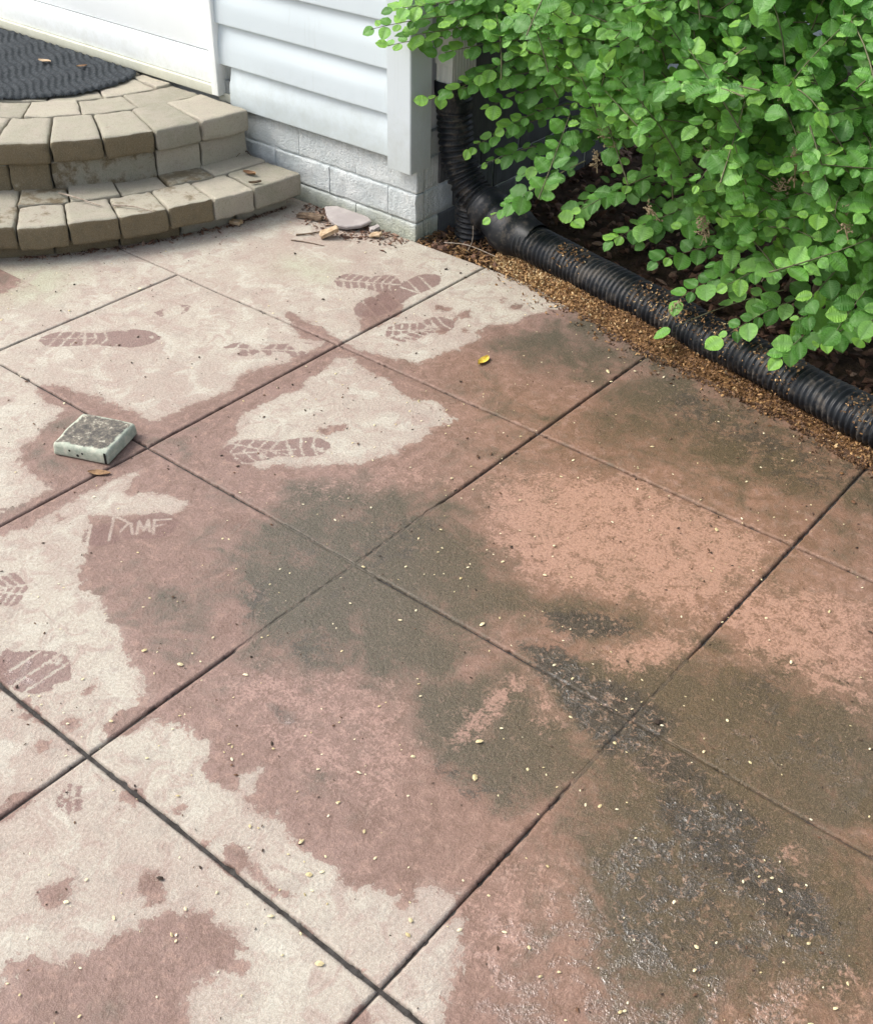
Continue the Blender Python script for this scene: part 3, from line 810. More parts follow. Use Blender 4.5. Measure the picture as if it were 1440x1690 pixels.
# chipped end of the siding where it meets the steps
box('starter_strip', -.47, -.412, WY - .004, WY + .008, .236, .262, M['cream'], house, .001)
box('siding_chip', -.402, -.372, WY - .013, WY - .0115, .250, .262, M['cream'], house, .0)
# door: frame, rails, threshold
door = box('door', -2.3, -.478, WY - .012, WY + .02, .285, .379, M['door_white'], house, .003)
box('door_panel', -2.3, -.478, WY - .006, WY + .02, .3825, .62, M['door_white'], door, .003)
box('door_panel', -2.3, -.478, WY - .010, WY + .02, .624, 2.25, M['door_white'], door, .003)
box('door_jamb', -.4765, -.446, WY - .026, WY + .02, .256, 2.3, M['door_white'], house, .002)
box('threshold', -2.3, -.4775, WY - .022, WY + .02, .252, .284, M['cream'], house, .003)

# ------------------------------------------------------------------ steps
def paver_material():
    t = NT('tumbled_paver')
    r = t.objrand()
    n = t.noise(16, 6, .65); f = t.noise(240, 4, .65); s = t.noise(700, 2, .6); b = t.noise(45, 5, .65)
    base = t.mix(r, (.30, .285, .215), (.47, .43, .335))
    base = t.mix(t.ramp(n, .35, .7, 0, .6), base, (.42, .36, .30))
    base = t.mix(t.ramp(b, .5, .75, 0, .35), base, (.26, .245, .19))
    wet = t.ramp(t.add(t.attr('damp'), t.add(t.mul(t.add(n, -.5), .9), t.mul(t.add(b, -.5), .4))), .42, .58)
    wetc = t.mix(r, (.185, .142, .078), (.225, .175, .100))
    wetc = t.mix(t.ramp(b, .4, .7, 0, .5), wetc, (.14, .115, .068))
    c = t.mix(wet, base, wetc)
    c = t.mix(t.ramp(s, .5, .75, 0, .4), c, (.55, .52, .45))
    c = t.mix(t.ramp(f, .3, .5, .45, 0), c, (.5, .47, .42), 'MULTIPLY')
    moss = t.ramp(t.noise(30, 5, .7), .62, .75, 0, .35)
    c = t.mix(moss, c, (.15, .16, .07))
    c = t.mix(t.ramp(t.vor(120), .05, .16, .5, 0), c, (.12, .105, .075))
    return t.done(c, t.lerp(wet, .9, .62), t.bump(t.add(t.add(f, t.mul(s, .6)), t.mul(b, .8)), .8, .005), .35)
M['paver'] = paver_material()

C_LOW, C_UP, STEP_Y = -1.41, -1.268, .60
steps = empty('curved_steps', (-1.3, .25, 0), 'curved two tier block steps under the white door', 'steps')
PV_V, PV_F = lump_box(14, 12, 8, 0)
def paver(name, cx, R0, R1, a0, a1, z0, z1, damp_front=0., damp_top=0., gap=.0022, rr=.011, seed=0, tilt=.0015):
    """one tumbled block in a ring; angles in degrees, 0 along +X, negative towards the patio"""
    a0, a1 = math.radians(a0), math.radians(a1)
    Rm = (R0 + R1) / 2
    half = np.array([(R1 - R0) / 2 - gap, (a1 - a0) * Rm / 2 - gap, (z1 - z0) / 2])
    V = round_map(PV_V, half, min(rr, half.min() * .6))
    rs = np.random.default_rng(seed + 991)
    off = rs.random(3) * 20
    V = V + (np.stack([vnoise(V + off, 28), vnoise(V + off + 5, 28), vnoise(V + off + 9, 28)], 1) - .5) * .0045
    V = V + (np.stack([vnoise(V + off, 90), vnoise(V + off + 5, 90), vnoise(V + off + 9, 110)], 1) - .5) * .0032
    V[:, 2] += V[:, 0] * rs.normal(0, .010) + V[:, 1] * rs.normal(0, .010) + rs.normal(0, tilt)
    am = (a0 + a1) / 2
    rad = Rm + V[:, 0] + rs.normal(0, .0015)
    ang = am + V[:, 1] / Rm
    W = np.stack([cx + rad * np.cos(ang), STEP_Y + rad * np.sin(ang), (z0 + z1) / 2 + V[:, 2]], 1)
    W[:, 1] = np.minimum(W[:, 1], WY - .0235)
    me = np_mesh(name, W, PV_F)
    front = PV_V[:, 0] > .75
    damp = np.where(front & (PV_V[:, 2] < .85), damp_front, damp_top)
    vattr(me, 'damp', damp + rs.normal(0, .05))
    link_mesh(name, me, M['paver'], steps)

TZ1, TZ2 = .105, .25
# lower tier
def full_turn(js):
    return [-180 - a for a in js[::-1] if -180 - a < js[0] - 3] + list(js)
lowj = [-94, -87.9, -81.8, -75.7, -69.6, -63.6, -57.5, -51.4, -45.4, -39.2, -33.2, -27.1, -21.0, -15.0, -9.0, -1.2]
for i, (a, b) in enumerate(zip(full_turn(lowj)[:-1], full_turn(lowj)[1:])):
    wet = .82 if b < -14 else (.25 if b < -8 else .12)
    paver('cap_block', C_LOW, 1.172, 1.332, a, b, TZ1 - .068, TZ1, wet, .36 if b < -13 else .12, seed=i, rr=.0075)
basej = list(np.arange(-92, -3, 8.1)) + [-2.2]
for i, (a, b) in enumerate(zip(full_turn(basej)[:-1], full_turn(basej)[1:])):
    paver('base_block', C_LOW, 1.13, 1.288, a, b, -.01, TZ1 - .069, .85 if b < -15 else .3, .3, seed=40 + i, rr=.006)
fill = list(np.arange(-90, -6, 7.2)) + [-1.0]
for i, (a, b) in enumerate(zip(full_turn(fill)[:-1], full_turn(fill)[1:])):
    paver('filler_block', C_LOW, 1.0, 1.170, a, b, TZ1 - .068, TZ1 - .004 + .003 * (i % 3), .3, (.1, .5, .2)[i % 3], seed=80 + i, rr=.007)
# upper tier
upb = [-92, -81, -62, -48.5, -33, -13.5, -6.0, -1.2]
upb = [-95, -79, -63, -46.5, -39.3, -20.6, -11.8, -1.4]
for i, (a, b) in enumerate(zip(full_turn(upb)[:-1], full_turn(upb)[1:])):
    paver('base_block', C_UP, .78, .946, a, b, TZ1 - .03, TZ2 - .0665, .62 if b < -30 else (.48 if b < -15 else .2), .3, seed=120 + i, rr=.006)
upj = [-94, -84.8, -75.6, -66.4, -57.2, -48.0, -38.6, -29.6, -20.6, -11.8, -1.2]
for i, (a, b) in enumerate(zip(full_turn(upj)[:-1], full_turn(upj)[1:])):
    paver('cap_block', C_UP, .742, .966, a, b, TZ2 - .066, TZ2, .85 if b < -20 else (.3 if b < -10 else .1), .27 if b < -19 else .08, seed=160 + i, rr=.0085)
for rr_i, (r0, r1, st, off) in enumerate([(.592, .739, 13.5, 6), (.44, .589, 17, 0), (.25, .437, 26, 9), (.02, .247, 45, 0)]):
    js = list(np.arange(-92 + off, -5, st)) + [-1.0]
    for i, (a, b) in enumerate(zip(full_turn(js)[:-1], full_turn(js)[1:])):
        paver('paver', C_UP, r0, r1, a, b, TZ2 - .06, TZ2 - .003, 0, .12, seed=200 + rr_i * 40 + i, rr=.006)
# packed gravel core under the pavers
core = []
nC = 40
for ring, (R_, z_) in enumerate([(.78, .0), (.78, TZ2 - .075)]):
    for i in range(nC):
        a = math.radians(-178 + 176 * i / (nC - 1))
        core.append((C_UP + R_ * math.cos(a), min(STEP_Y + R_ * math.sin(a), WY - .03), z_))
cf = [(i, i + 1, nC + i + 1, nC + i) for i in range(nC - 1)] + [(nC - 1, 0, nC, 2 * nC - 1), tuple(range(nC, 2 * nC))]
mk('step_core', core, cf, M['soil'], steps)

# ------------------------------------------------------------------ door mat
def mat_material():
    t = NT('mat_fibre')
    n = t.noise(90, 5, .7); f = t.noise(420, 3, .7)
    c = t.mix(t.ramp(n, .35, .7), (.030, .036, .042), (.075, .085, .092))
    c = t.mix(t.ramp(f, .6, .8, 0, .35), c, (.20, .21, .20))
    return t.done(c, .9, t.bump(t.add(n, f), .9, .006), .25)
M['mat'] = mat_material()
half = [(-1.25, .030), (-1.10, .045), (-1.0, .078), (-.926, .120), (-.854, .200), (-.80, .300), (-.786, .40), (-.79, .48), (-.805, .540), (-.838, .580)]
outl = half + [(-2.5 - x, y) for x, y in half[::-1]]
gxm = np.arange(-1.73, -.77, .004); gym = np.arange(.02, .585, .004)
X, Y = np.meshgrid(gxm, gym, indexing='ij')
sd = poly_sd(X.ravel(), Y.ravel(), outl)
xy = np.stack([X.ravel(), Y.ravel()], 1)
u = (xy[:, 0] * .42 + xy[:, 1] * .91) + .008 * np.sin(xy[:, 0] * 34) + .01 * fbm(xy, 9, 2)
ridge = np.abs(((u / .024) % 1) - .5) * 2
hgt = .0065 + .0055 * sstep(ridge, .25, .8) + .003 * fbm(xy, 90, 2)
hgt = hgt * sstep(sd, -.004, .006)
Vm = np.c_[xy, TZ2 + .0005 + hgt]
Fm = grid_faces(len(gxm), len(gym))
keep = (sd[Fm] > -.003).all(1)
Fm = Fm[keep]
used = np.unique(Fm); remap = -np.ones(len(Vm), dtype=int); remap[used] = np.arange(len(used))
me = np_mesh('door_mat', Vm[used], remap[Fm])
tag(link_mesh('door_mat', me, M['mat']), 'dark grey ribbed half round door mat on the upper step', 'door mat')

# ------------------------------------------------------------------ drain pipes
def plastic(name, dust=.3):
    t = NT(name)
    n = t.noise(30, 5, .65); f = t.noise(160, 4, .6)
    nz = t.xyz(2, t.geo.outputs['Normal'])
    c = t.mix(t.ramp(n, .4, .7), (.010, .012, .015), (.022, .026, .030))
    d = t.mul(t.ramp(t.add(n, t.mul(f, .5)), .72, .95), dust)
    c = t.mix(d, c, (.13, .105, .08))
    return t.done(c, t.lerp(d, .42, .8), t.bump(f, .12, .002), .32)
M['pipe'] = plastic('black_pipe_plastic', .5)

def spline(pts, n):
    P = np.array(pts, float)
    P = np.vstack([2 * P[0] - P[1], P, 2 * P[-1] - P[-2]])
    out = []
    segs = len(P) - 3
    for s in range(segs):
        p0, p1, p2, p3 = P[s:s + 4]
        for t in np.linspace(0, 1, n, endpoint=(s == segs - 1)):
            out.append(.5 * ((2 * p1) + (-p0 + p2) * t + (2 * p0 - 5 * p1 + 4 * p2 - p3) * t * t + (-p0 + 3 * p1 - 3 * p2 + p3) * t ** 3))
    return np.array(out)
def resample(P, step):
    d = np.r_[0, np.cumsum(np.linalg.norm(np.diff(P, axis=0), axis=1))]
    n = max(2, int(round(d[-1] / step)) + 1)
    s = np.linspace(0, d[-1], n)
    return np.stack([np.interp(s, d, P[:, k]) for k in range(3)], 1), s
def sweep(P, radius, nseg=20, flat=1.0):
    """tube through P; radius(i) array; returns V,F (closed around, open ends)"""
    T = np.gradient(P, axis=0); T /= np.linalg.norm(T, axis=1)[:, None]
    up = np.array([.05, .03, 1.0]) if abs(T[0][2]) < .9 else np.array([0, 1.0, .02])
    N = []
    n = np.cross(T[0], np.cross(up, T[0])); n /= np.linalg.norm(n)
    for t in T:
        n = n - t * (n @ t); n /= np.linalg.norm(n); N.append(n)
    N = np.array(N); B = np.cross(T, N)
    a = np.linspace(0, 2 * np.pi, nseg, endpoint=False)
    V = P[:, None, :] + radius[:, None, None] * (flat * np.cos(a)[None, :, None] * N[:, None, :] + np.sin(a)[None, :, None] * B[:, None, :])
    m = len(P)
    i, j = np.meshgrid(np.arange(m - 1), np.arange(nseg), indexing='ij')
    i, j = i.ravel(), j.ravel(); k = (j + 1) % nseg
    F = np.stack([i * nseg + j, i * nseg + k, (i + 1) * nseg + k, (i + 1) * nseg + j], 1)
    return V.reshape(-1, 3), F
def corrugated(name, pts, r, amp, pitch, parent, nseg=24, wob=0.0, flat=1.0):
    P, s = resample(spline(pts, 24), pitch / 6)
    ph = (s / pitch) % 1
    prof = sstep(np.abs(ph - .5) * 2, .25, .75)
    rad = r - amp * prof
    V, F = sweep(P, rad, nseg, flat)
    if wob:
        V = V + (np.stack([vnoise(V, 9), vnoise(V + 3, 9), vnoise(V + 6, 9)], 1) - .5) * wob
    me = np_mesh(name, V, F)
    return link_mesh(name, me, M['pipe'], parent)

drain = empty('drain_pipe', (.60, .737, 0), 'black corrugated drain pipe bending from the downspout along the patio edge', 'drain pipe')
corrugated('upper_hose', [(.376, .738, .400), (.377, .739, .345), (.388, .740, .255), (.412, .741, .185), (.452, .741, .138), (.500, .740, .108)], .052, .0075, .0170, drain)
Pc = spline([(.480, .7405, .1175), (.515, .740, .100), (.555, .739, .080), (.590, .738, .066), (.640, .732, .0585), (.70, .72, .0575)], 10)
sc = np.linspace(0, 1, len(Pc))
rc = np.interp(sc, [0, .03, .10, .14, .26, .30, .40, .52, .66, .74, .80, .86, 1], [.053, .060, .061, .064, .064, .058, .061, .070, .073, .072, .066, .061, .055])
V, F = sweep(Pc, rc, 26)
V[:, 2] = np.maximum(V[:, 2], -.006)
link_mesh('coupling', np_mesh('coupling', V, F), M['pipe'], drain)
corrugated('long_run', [(.66, .730, .054), (.86, .690, .049), (1.10, .634, .048), (1.34, .574, .048), (1.58, .516, .049), (1.826, .462, .049), (2.2, .387, .05), (2.9, .25, .05)], .062, .0055, .0155, drain, 30, .009, .78)
# rectangular to round adapter under the downspout
ad = []
nA = 24
for z_, mixv in [(.445, 0), (.43, 0), (.415, .05), (.395, .55), (.375, 1), (.365, 1)]:
    for i in range(nA):
        a = 2 * math.pi * i / nA
        c_, s_ = math.cos(a), math.sin(a)
        q = 1 / max(abs(c_) / .036, abs(s_) / .054)
        rr_ = q * (1 - mixv) + .0535 * mixv
        ad.append((.3775 + rr_ * c_, .738 + rr_ * s_, z_))
mk('spout_adapter', ad, [(k * nA + i, (k + 1) * nA + i, (k + 1) * nA + (i + 1) % nA, k * nA + (i + 1) % nA) for k in range(5) for i in range(nA)], M['pipe'], drain, True)

stub = empty('drain_stub', (.445, .752, 0), 'short black corrugated drain stub standing beside the foundation corner', 'drain pipe')
corrugated('stub_tube', [(.447, .752, -.05), (.446, .752, .02), (.445, .752, .09), (.444, .752, .128)], .054, .008, .0165, stub)
mk('stub_cap', [(.444 + .047 * math.cos(i * math.pi / 10), .752 + .047 * math.sin(i * math.pi / 10), .112) for i in range(20)], [tuple(range(20))], M['pipe'], stub)

spout = empty('downspout', (.378, .738, .43), 'painted metal downspout on the side wall above the black drain pipe', 'downspout')
# fluted rectangular tube: ribs on the two visible faces
pr_ = []
x0, x1, y0, y1 = .352, .408, .686, .790
for i in range(13):
    f_ = i / 12; pr_.append((x0 + (x1 - x0) * f_, y0 + (.003 if i % 4 == 2 else 0)))
for i in range(1, 33):
    f_ = i / 32; pr_.append((x1 - (.0035 if i % 4 in (1, 2) else 0), y0 + (y1 - y0) * f_))
pr_ += [(x0, y1)]
zs = np.r_[.432, np.linspace(.45, 2.5, 8)]
V = [(p[0], p[1], z_) for z_ in zs for p in pr_]
n = len(pr_)
F = [(k * n + i, k * n + (i + 1) % n, (k + 1) * n + (i + 1) % n, (k + 1) * n + i) for k in range(len(zs) - 1) for i in range(n)]
mk('spout_tube', V, F, M['spout'], spout)
box('strap', .3495, .4115, .6825, .6855, .492, .517, M['spout'], spout, .001)

# ------------------------------------------------------------------ loose things on the patio and the steps
def cover_material():
    t = NT('weathered_cover')
    oc = t.pos
    n = t.noise(28, 6, .7); b = t.noise(80, 5, .7); f = t.noise(300, 4, .7)
    nz = t.xyz(2, t.geo.outputs['Normal'])
    paint = t.mix(t.ramp(b, .35, .7), (.34, .38, .30), (.52, .53, .43))
    rust = t.mix(t.ramp(b, .35, .65), (.060, .056, .050), (.19, .165, .13))
    m = t.mul(t.ramp(t.attr('wear'), .0, 1.0, -.42, .22, False), 1.0)
    k = t.ramp(t.add(m, n), .42, .56)
    c = t.mix(k, paint, rust)
    c = t.mix(t.mul(t.ramp(b, .58, .66), .8), c, (.50, .48, .38))
    c = t.mix(t.ramp(f, .55, .75, 0, .4), c, (.10, .09, .06))
    return t.done(c, .75, t.bump(t.add(f, k), .5, .003), .4)
M['cover'] = cover_material()
M['hole'] = simple('hole_dark', (.006, .006, .005), (.012, .011, .01), 40, .9)
cc, ca = np.array([.517, -.670]), math.radians(23)
cover = empty('box_cover', (cc[0], cc[1], .001), 'weathered pale green metal box cover lying on the patio joint', 'metal cover')
LV, LF = lump_box(18, 18, 6, 0)
V = round_map(LV, (.0655, .0635, .0145), .006)
V[:, 2] += .0155 + np.where(LV[:, 2] > .5, .0025 * (1 - (LV[:, 0] ** 2 + LV[:, 1] ** 2) / 2) + (vnoise(V, 60) - .5) * .003, 0)
V[:, :2] += (np.stack([vnoise(V, 40), vnoise(V + 4, 40)], 1) - .5) * .003
V[:, :2] *= (1 + .03 * (1 - LV[:, 2:3]) * .5)
wear = np.where(LV[:, 2] > .6, 1 - np.clip(np.maximum(np.abs(LV[:, 0]), np.abs(LV[:, 1])) - .55, 0, 1) * 2.2, 0)
rot = np.array([[math.cos(ca), -math.sin(ca)], [math.sin(ca), math.cos(ca)]])
def cov(p):
    p = np.array(p, float)
    q = p[:, :2] @ rot.T + cc
    return np.c_[q, p[:, 2]]
me = np_mesh('lid', cov(V), LF)
vattr(me, 'wear', wear)
link_mesh('lid', me, M['cover'], cover)
def disc(name, c, nrm, r, mat, parent, n=10):
    c = np.array(c); nrm = np.array(nrm, float); nrm /= np.linalg.norm(nrm)
    a = np.cross(nrm, [0, 0, 1.]); a /= np.linalg.norm(a); b = np.cross(nrm, a)
    pts = [c + r * (math.cos(t) * a + math.sin(t) * b) for t in np.linspace(0, 2 * math.pi, n, endpoint=False)]
    return mk(name, cov(np.array(pts)), [tuple(range(n))], mat, parent)
for hx_, hz_, hr in ((-.022, .022, .0026), (.008, .020, .0026), (-.004, .013, .0034)):
    disc('screw_hole', (hx_, -.0672, hz_), (0, -1, 0), hr, M['hole'], cover)
sl = np.array([(.059, -.0655, .005), (.064, -.0655, .005), (.064, -.0655, .031), (.059, -.0655, .031), (.0592, -.0668, .005), (.064, -.0668, .005), (.064, -.0668, .031), (.0592, -.0668, .031)])
mk('corner_slot', cov(sl), BOX_F, M['hole'], cover)
sl2 = np.array([(.0668, -.052, .004), (.0674, -.052, .004), (.0674, -.046, .004), (.0668, -.046, .004), (.0668, -.052, .012), (.0674, -.052, .012), (.0674, -.046, .012), (.0668, -.046, .012)])

# flat flagstone leaning on the foundation
M['flag'] = simple('flagstone', (.32, .285, .27), (.41, .37, .35), 14, .85, .5, 160, .3, .004)
fs = [(.012, .572), (.052, .538), (.094, .515), (.128, .507), (.158, .516), (.186, .548), (.194, .585), (.170, .597), (.10, .598), (.04, .596)]
ctr = np.mean(fs, 0)
V = []; rings = [1.0, 1.0, .96, .5]
zs_ = [0, .008, .011, .012]
for sc_, z_ in zip(rings, zs_):
    for x_, y_ in fs:
        p = ctr + (np.array([x_, y_]) - ctr) * sc_ * (.97 if z_ == 0 else 1)
        V.append((p[0], p[1], .006 + z_ + .10 * (p[1] - .50) + .002 * random.random()))
n = len(fs)
F = [(k * n + i, k * n + (i + 1) % n, (k + 1) * n + (i + 1) % n, (k + 1) * n + i) for k in range(3) for i in range(n)] + [tuple(range(3 * n, 4 * n))]
tag(mk('flagstone', V, F, M['flag']), 'flat pinkish flagstone leaning against the foundation', 'stone')

# dry bits
M['dry_leaf'] = simple('dry_leaf_brown', (.13, .065, .03), (.30, .18, .09), 60, .8, .3, 200)
M['bark'] = simple('bark_brown', (.09, .06, .04), (.20, .14, .09), 60, .9, .5, 200)
M['tan'] = simple('tan_chip', (.35, .24, .14), (.50, .38, .25), 60, .85, .4, 200)
M['twig'] = simple('twig_grey', (.24, .19, .14), (.38, .32, .26), 80, .85, .4, 250)
M['yellow'] = simple('yellow_leaf', (.62, .42, .05), (.75, .60, .12), 90, .6, .2, 200)

def curl_leaf(name, loc, size, rz, mat, label, category, curl=.4, width=.5, group=None, seed=0):
    rs = random.Random(seed)
    nu, nv = 9, 5
    V = []
    for i in range(nu):
        u = i / (nu - 1)
        w = width * math.sin(math.pi * min(1, u * .93 + .04)) ** .8 * (1 + .12 * rs.uniform(-1, 1))
        for j in range(nv):
            v = (j / (nv - 1) - .5) * 2
            x = (u - .5) * size; y = v * w * size * .5
            z_ = curl * size * (.16 * v * v + .25 * (u - .5) ** 2) + .0012 + rs.uniform(0, .0008)
            V.append((x * math.cos(rz) - y * math.sin(rz) + loc[0], x * math.sin(rz) + y * math.cos(rz) + loc[1], z_ + loc[2]))
    o = mk(name, V, grid_faces(nu, nv), mat, None, True)
    return tag(o, label, category, group)
curl_leaf('yellow_leaf', (.935, .172, .0005), .046, 1.68, M['yellow'], 'small yellow leaf lying on the wet patio', 'leaf', .7, .45, seed=3)
curl_leaf('dry_leaf', (.612, -.735, .0005), .05, .6, M['dry_leaf'], 'brown dry leaf poking out beside the green metal cover', 'leaf', .3, .35, seed=4)
curl_leaf('dry_leaf', (-1.12, .42, TZ2 + .016), .05, .3, M['tan'], 'pale dry leaf on the dark door mat, the larger one', 'leaf', .5, .5, seed=5)
curl_leaf('dry_leaf', (-.985, .47, TZ2 + .016), .035, 1.2, M['dry_leaf'], 'small brown dry leaf on the door mat near the door', 'leaf', .5, .55, seed=6)
curl_leaf('dry_leaf', (-.185, .455, TZ1 + .003), .045, .2, M['dry_leaf'], 'curled brown leaf on the lower step near the house wall', 'leaf', .9, .5, seed=7)
curl_leaf('dry_leaf', (-.118, .415, TZ1 + .003), .038, 1.0, M['bark'], 'thin brown leaf curl on the end block of the lower step', 'leaf', .9, .35, seed=8)

def chip(name, loc, dims, rz, mat, label, category, tilt=.2, seed=0):
    rs = np.random.default_rng(seed)
    V_, F_ = lump_box(4, 3, 2, 0)
    V = round_map(V_, np.array(dims) / 2, min(dims) * .2)
    V = V + (rs.random(V.shape) - .5) * min(dims) * .35
    V[:, 2] += V[:, 0] * tilt
    c_, s_ = math.cos(rz), math.sin(rz)
    W = np.c_[V[:, 0] * c_ - V[:, 1] * s_, V[:, 0] * s_ + V[:, 1] * c_, V[:, 2]]
    W[:, 2] -= W[:, 2].min() - .0002
    me = np_mesh(name, W + np.array(loc), F_, False)
    return tag(link_mesh(name, me, mat), label, category)
chip('bark_chip', (.142, .455, .001), (.052, .034, .014), .9, M['tan'], 'pale bark chip in front of the flagstone', 'wood chip', .35, 1)
chip('bark_chip', (.246, .545, .001), (.034, .022, .010), .4, M['tan'], 'small tan bark chip right of the flagstone by the wall', 'wood chip', .2, 2)
chip('bark_chip', (.005, .515, .001), (.085, .024, .012), .3, M['bark'], 'long dark bark strip between lower step and flagstone', 'wood chip', .05, 3)
chip('bark_chip', (-.128, .335, .001), (.036, .022, .012), .3, M['tan'], 'round tan chip at the foot of the lower step', 'wood chip', .1, 4)
chip('bark_chip', (.215, .573, .001), (.03, .02, .012), 1.3, M['flag'], 'small pinkish stone chip between flagstone and house wall', 'stone', .1, 6)

def stick(name, pts, r, mat, label, category, branches=()):
    P, _ = resample(spline(pts, 8), .008)
    V, F = sweep(P, np.linspace(r, r * .6, len(P)), 6)
    V = V + (RNG.random(V.shape) - .5) * r * .3
    Vs, Fs = [V], [F]
    off = len(V)
    for b in branches:
        Pb, _ = resample(spline(b, 6), .006)
        Vb, Fb = sweep(Pb, np.linspace(r * .6, r * .3, len(Pb)), 5)
        F5 = Fb + off
        Vs.append(Vb); Fs.append(F5); off += len(Vb)
    me = np_mesh(name, np.concatenate(Vs), np.concatenate(Fs))
    return tag(link_mesh(name, me, mat), label, category)
z1 = TZ1 + .005
stick('twig', [(-.478, -.021, z1 + .003), (-.40, -.012, z1 + .006), (-.318, .002, z1 + .001)], .003, M['twig'], 'pale twig lying across the lower step, left piece', 'twig')
stick('twig', [(-.295, .030, z1), (-.24, .058, z1 + .003), (-.179, .074, z1)], .0028, M['twig'], 'pale twig lying across the lower step, right piece', 'twig')
stick('twig', [(.06, .40, .003), (.085, .43, .004), (.10, .47, .003)], .003, M['bark'], 'short forked dark twig on the patio before the flagstone', 'twig', [[(.085, .43, .004), (.105, .432, .004)]])
stick('twig', [(.075, .365, .002), (.12, .385, .002), (.175, .40, .002)], .0018, M['bark'], 'thin straight twig on the dry patio farthest from the wall', 'twig')
stick('twig', [(.50, .655, -.01), (.515, .662, .03), (.512, .668, .075)], .0016, M['twig'], 'upright dry stalk beside the drain stub', 'twig')
stick('twig', [(.43, .64, .008), (.50, .66, .014), (.60, .66, .010)], .002, M['twig'], 'long dry stalk lying in front of the drain stub', 'twig')
# small dead weed between steps and wall
w0 = np.array([-.335, .575, TZ1 - .005])
stick('dead_weed', [w0, w0 + (.02, -.01, .02), w0 + (.05, -.02, .015)], .0022, M['bark'], 'small dark dried weed between lower step and foundation', 'weed',
      [[w0, w0 + (-.03, -.02, .02), w0 + (-.06, -.02, .008)], [w0, w0 + (.01, -.03, .015), w0 + (.015, -.06, .002)], [w0, w0 + (.0, -.005, .03), w0 + (.01, -.01, .05)], [w0, w0 + (-.02, -.03, .02), w0 + (-.03, -.055, .003)]])

# ------------------------------------------------------------------ shrub
def leaf_material():
    t = NT('shrub_leaf')
    r = t.math('FRACT', t.add(t.attr('rnd'), t.objrand()))
    tip = t.attr('tip')
    c = t.mix(t.ramp(r, 0, 1, 0, 1, False), (.048, .175, .024), (.175, .455, .066))
    c = t.mix(t.ramp(r, .70, 1.0), c, (.30, .60, .13))
    c = t.mix(t.mul(tip, .75), c, (.34, .66, .10))
    v = t.attr('vein')
    c = t.mix(t.mul(v, .65), c, (.20, .38, .13))
    spot = t.ramp(t.noise(33, 5, .7), .66, .74, 0, .55)
    c = t.mix(t.mul(spot, t.ramp(r, .3, .5)), c, (.20, .16, .05))
    n = t.noise(90, 4, .6)
    c = t.mix(t.ramp(n, .55, .75, 0, .25), c, (.03, .08, .02))
    back = t.geo.outputs['Backfacing']
    c = t.mix(t.mul(back, .55), c, (.16, .26, .13))
    nrm = t.bump(t.add(t.mul(v, -1.0), t.noise(260, 3, .6)), .6, .003)
    t.done(c, t.lerp(t.noise(14, 2), .34, .55), nrm, .45)
    tr = t.n.new('ShaderNodeBsdfTranslucent')
    t._set(tr.inputs['Color'], t.mix(.5, c, (.30, .55, .05)))
    t.l.new(nrm, tr.inputs['Normal'])
    ms = t.n.new('ShaderNodeMixShader')
    ms.inputs[0].default_value = .38
    t.l.new(t.bsdf.outputs[0], ms.inputs[1]); t.l.new(tr.outputs[0], ms.inputs[2])
    t.l.new(ms.outputs[0], t.out.inputs[0])
    return t.m
M['leaf'] = leaf_material()
M['stem'] = simple('shrub_stem', (.09, .07, .045), (.17, .13, .085), 60, .85, .5, 200)
M['green_twig'] = simple('green_twig', (.09, .095, .045), (.15, .14, .075), 60, .75, .3, 200)
M['seed_head'] = simple('seed_head_brown', (.28, .21, .12), (.46, .36, .23), 120, .9, .4, 300)

def leaf_variant(seed, tip=0.0, fine=True):
    """roundish, pointed, toothed leaf of unit length along +X, face up +Z"""
    rs = random.Random(seed)
    pu = [0.0, .03, .09, .18, .30, .43, .56, .68, .78, .86, .92, .965, 1.0]
    pw = [.03, .20, .345, .445, .495, .50, .465, .395, .305, .205, .12, .05, 0.0]
    us = np.array(pu) if not fine else np.sort(np.r_[np.array(pu), (np.array(pu)[1:] + np.array(pu)[:-1])[2:-1] / 2])
    wid = rs.uniform(.82, 1.04)
    asym = rs.uniform(.93, 1.07)
    V = []; vein = []; cup = rs.uniform(-.10, .30); bend = rs.uniform(-.34, .08); tw = rs.uniform(-.22, .22)
    for i, u in enumerate(us):
        w = float(np.interp(u, pu, pw))
        tooth = 1.0 + (.035 if i % 2 else -.02)
        for j, sgn in enumerate((-1, -.55, 0, .55, 1) if fine else (-1, 0, 1)):
            y = sgn * w * wid * (tooth if abs(sgn) == 1 else 1) * (asym if sgn > 0 else 1)
            z = cup * y * y * 1.6 + bend * (u - .3) ** 2 + tw * y * (u - .5) + .016 * abs(sgn) * math.sin(u * 17 + seed)
            V.append((u - .07 * abs(sgn) * max(0, .25 - u) * 4 + (.010 if abs(sgn) == 1 and i % 2 else 0), y, z))
            vein.append(1.0 if sgn == 0 else (.28 if i % 2 else 0.0))
    F = grid_faces(len(us), 5 if fine else 3)
    return np.array(V), F, np.array(vein), np.full(len(V), tip)
LOW = [leaf_variant(k, 0, False) for k in range(7)] + [leaf_variant(20 + k, 1.0, False) for k in range(3)]
VARS = [leaf_variant(k) for k in range(7)] + [leaf_variant(20 + k, 1.0) for k in range(3)]

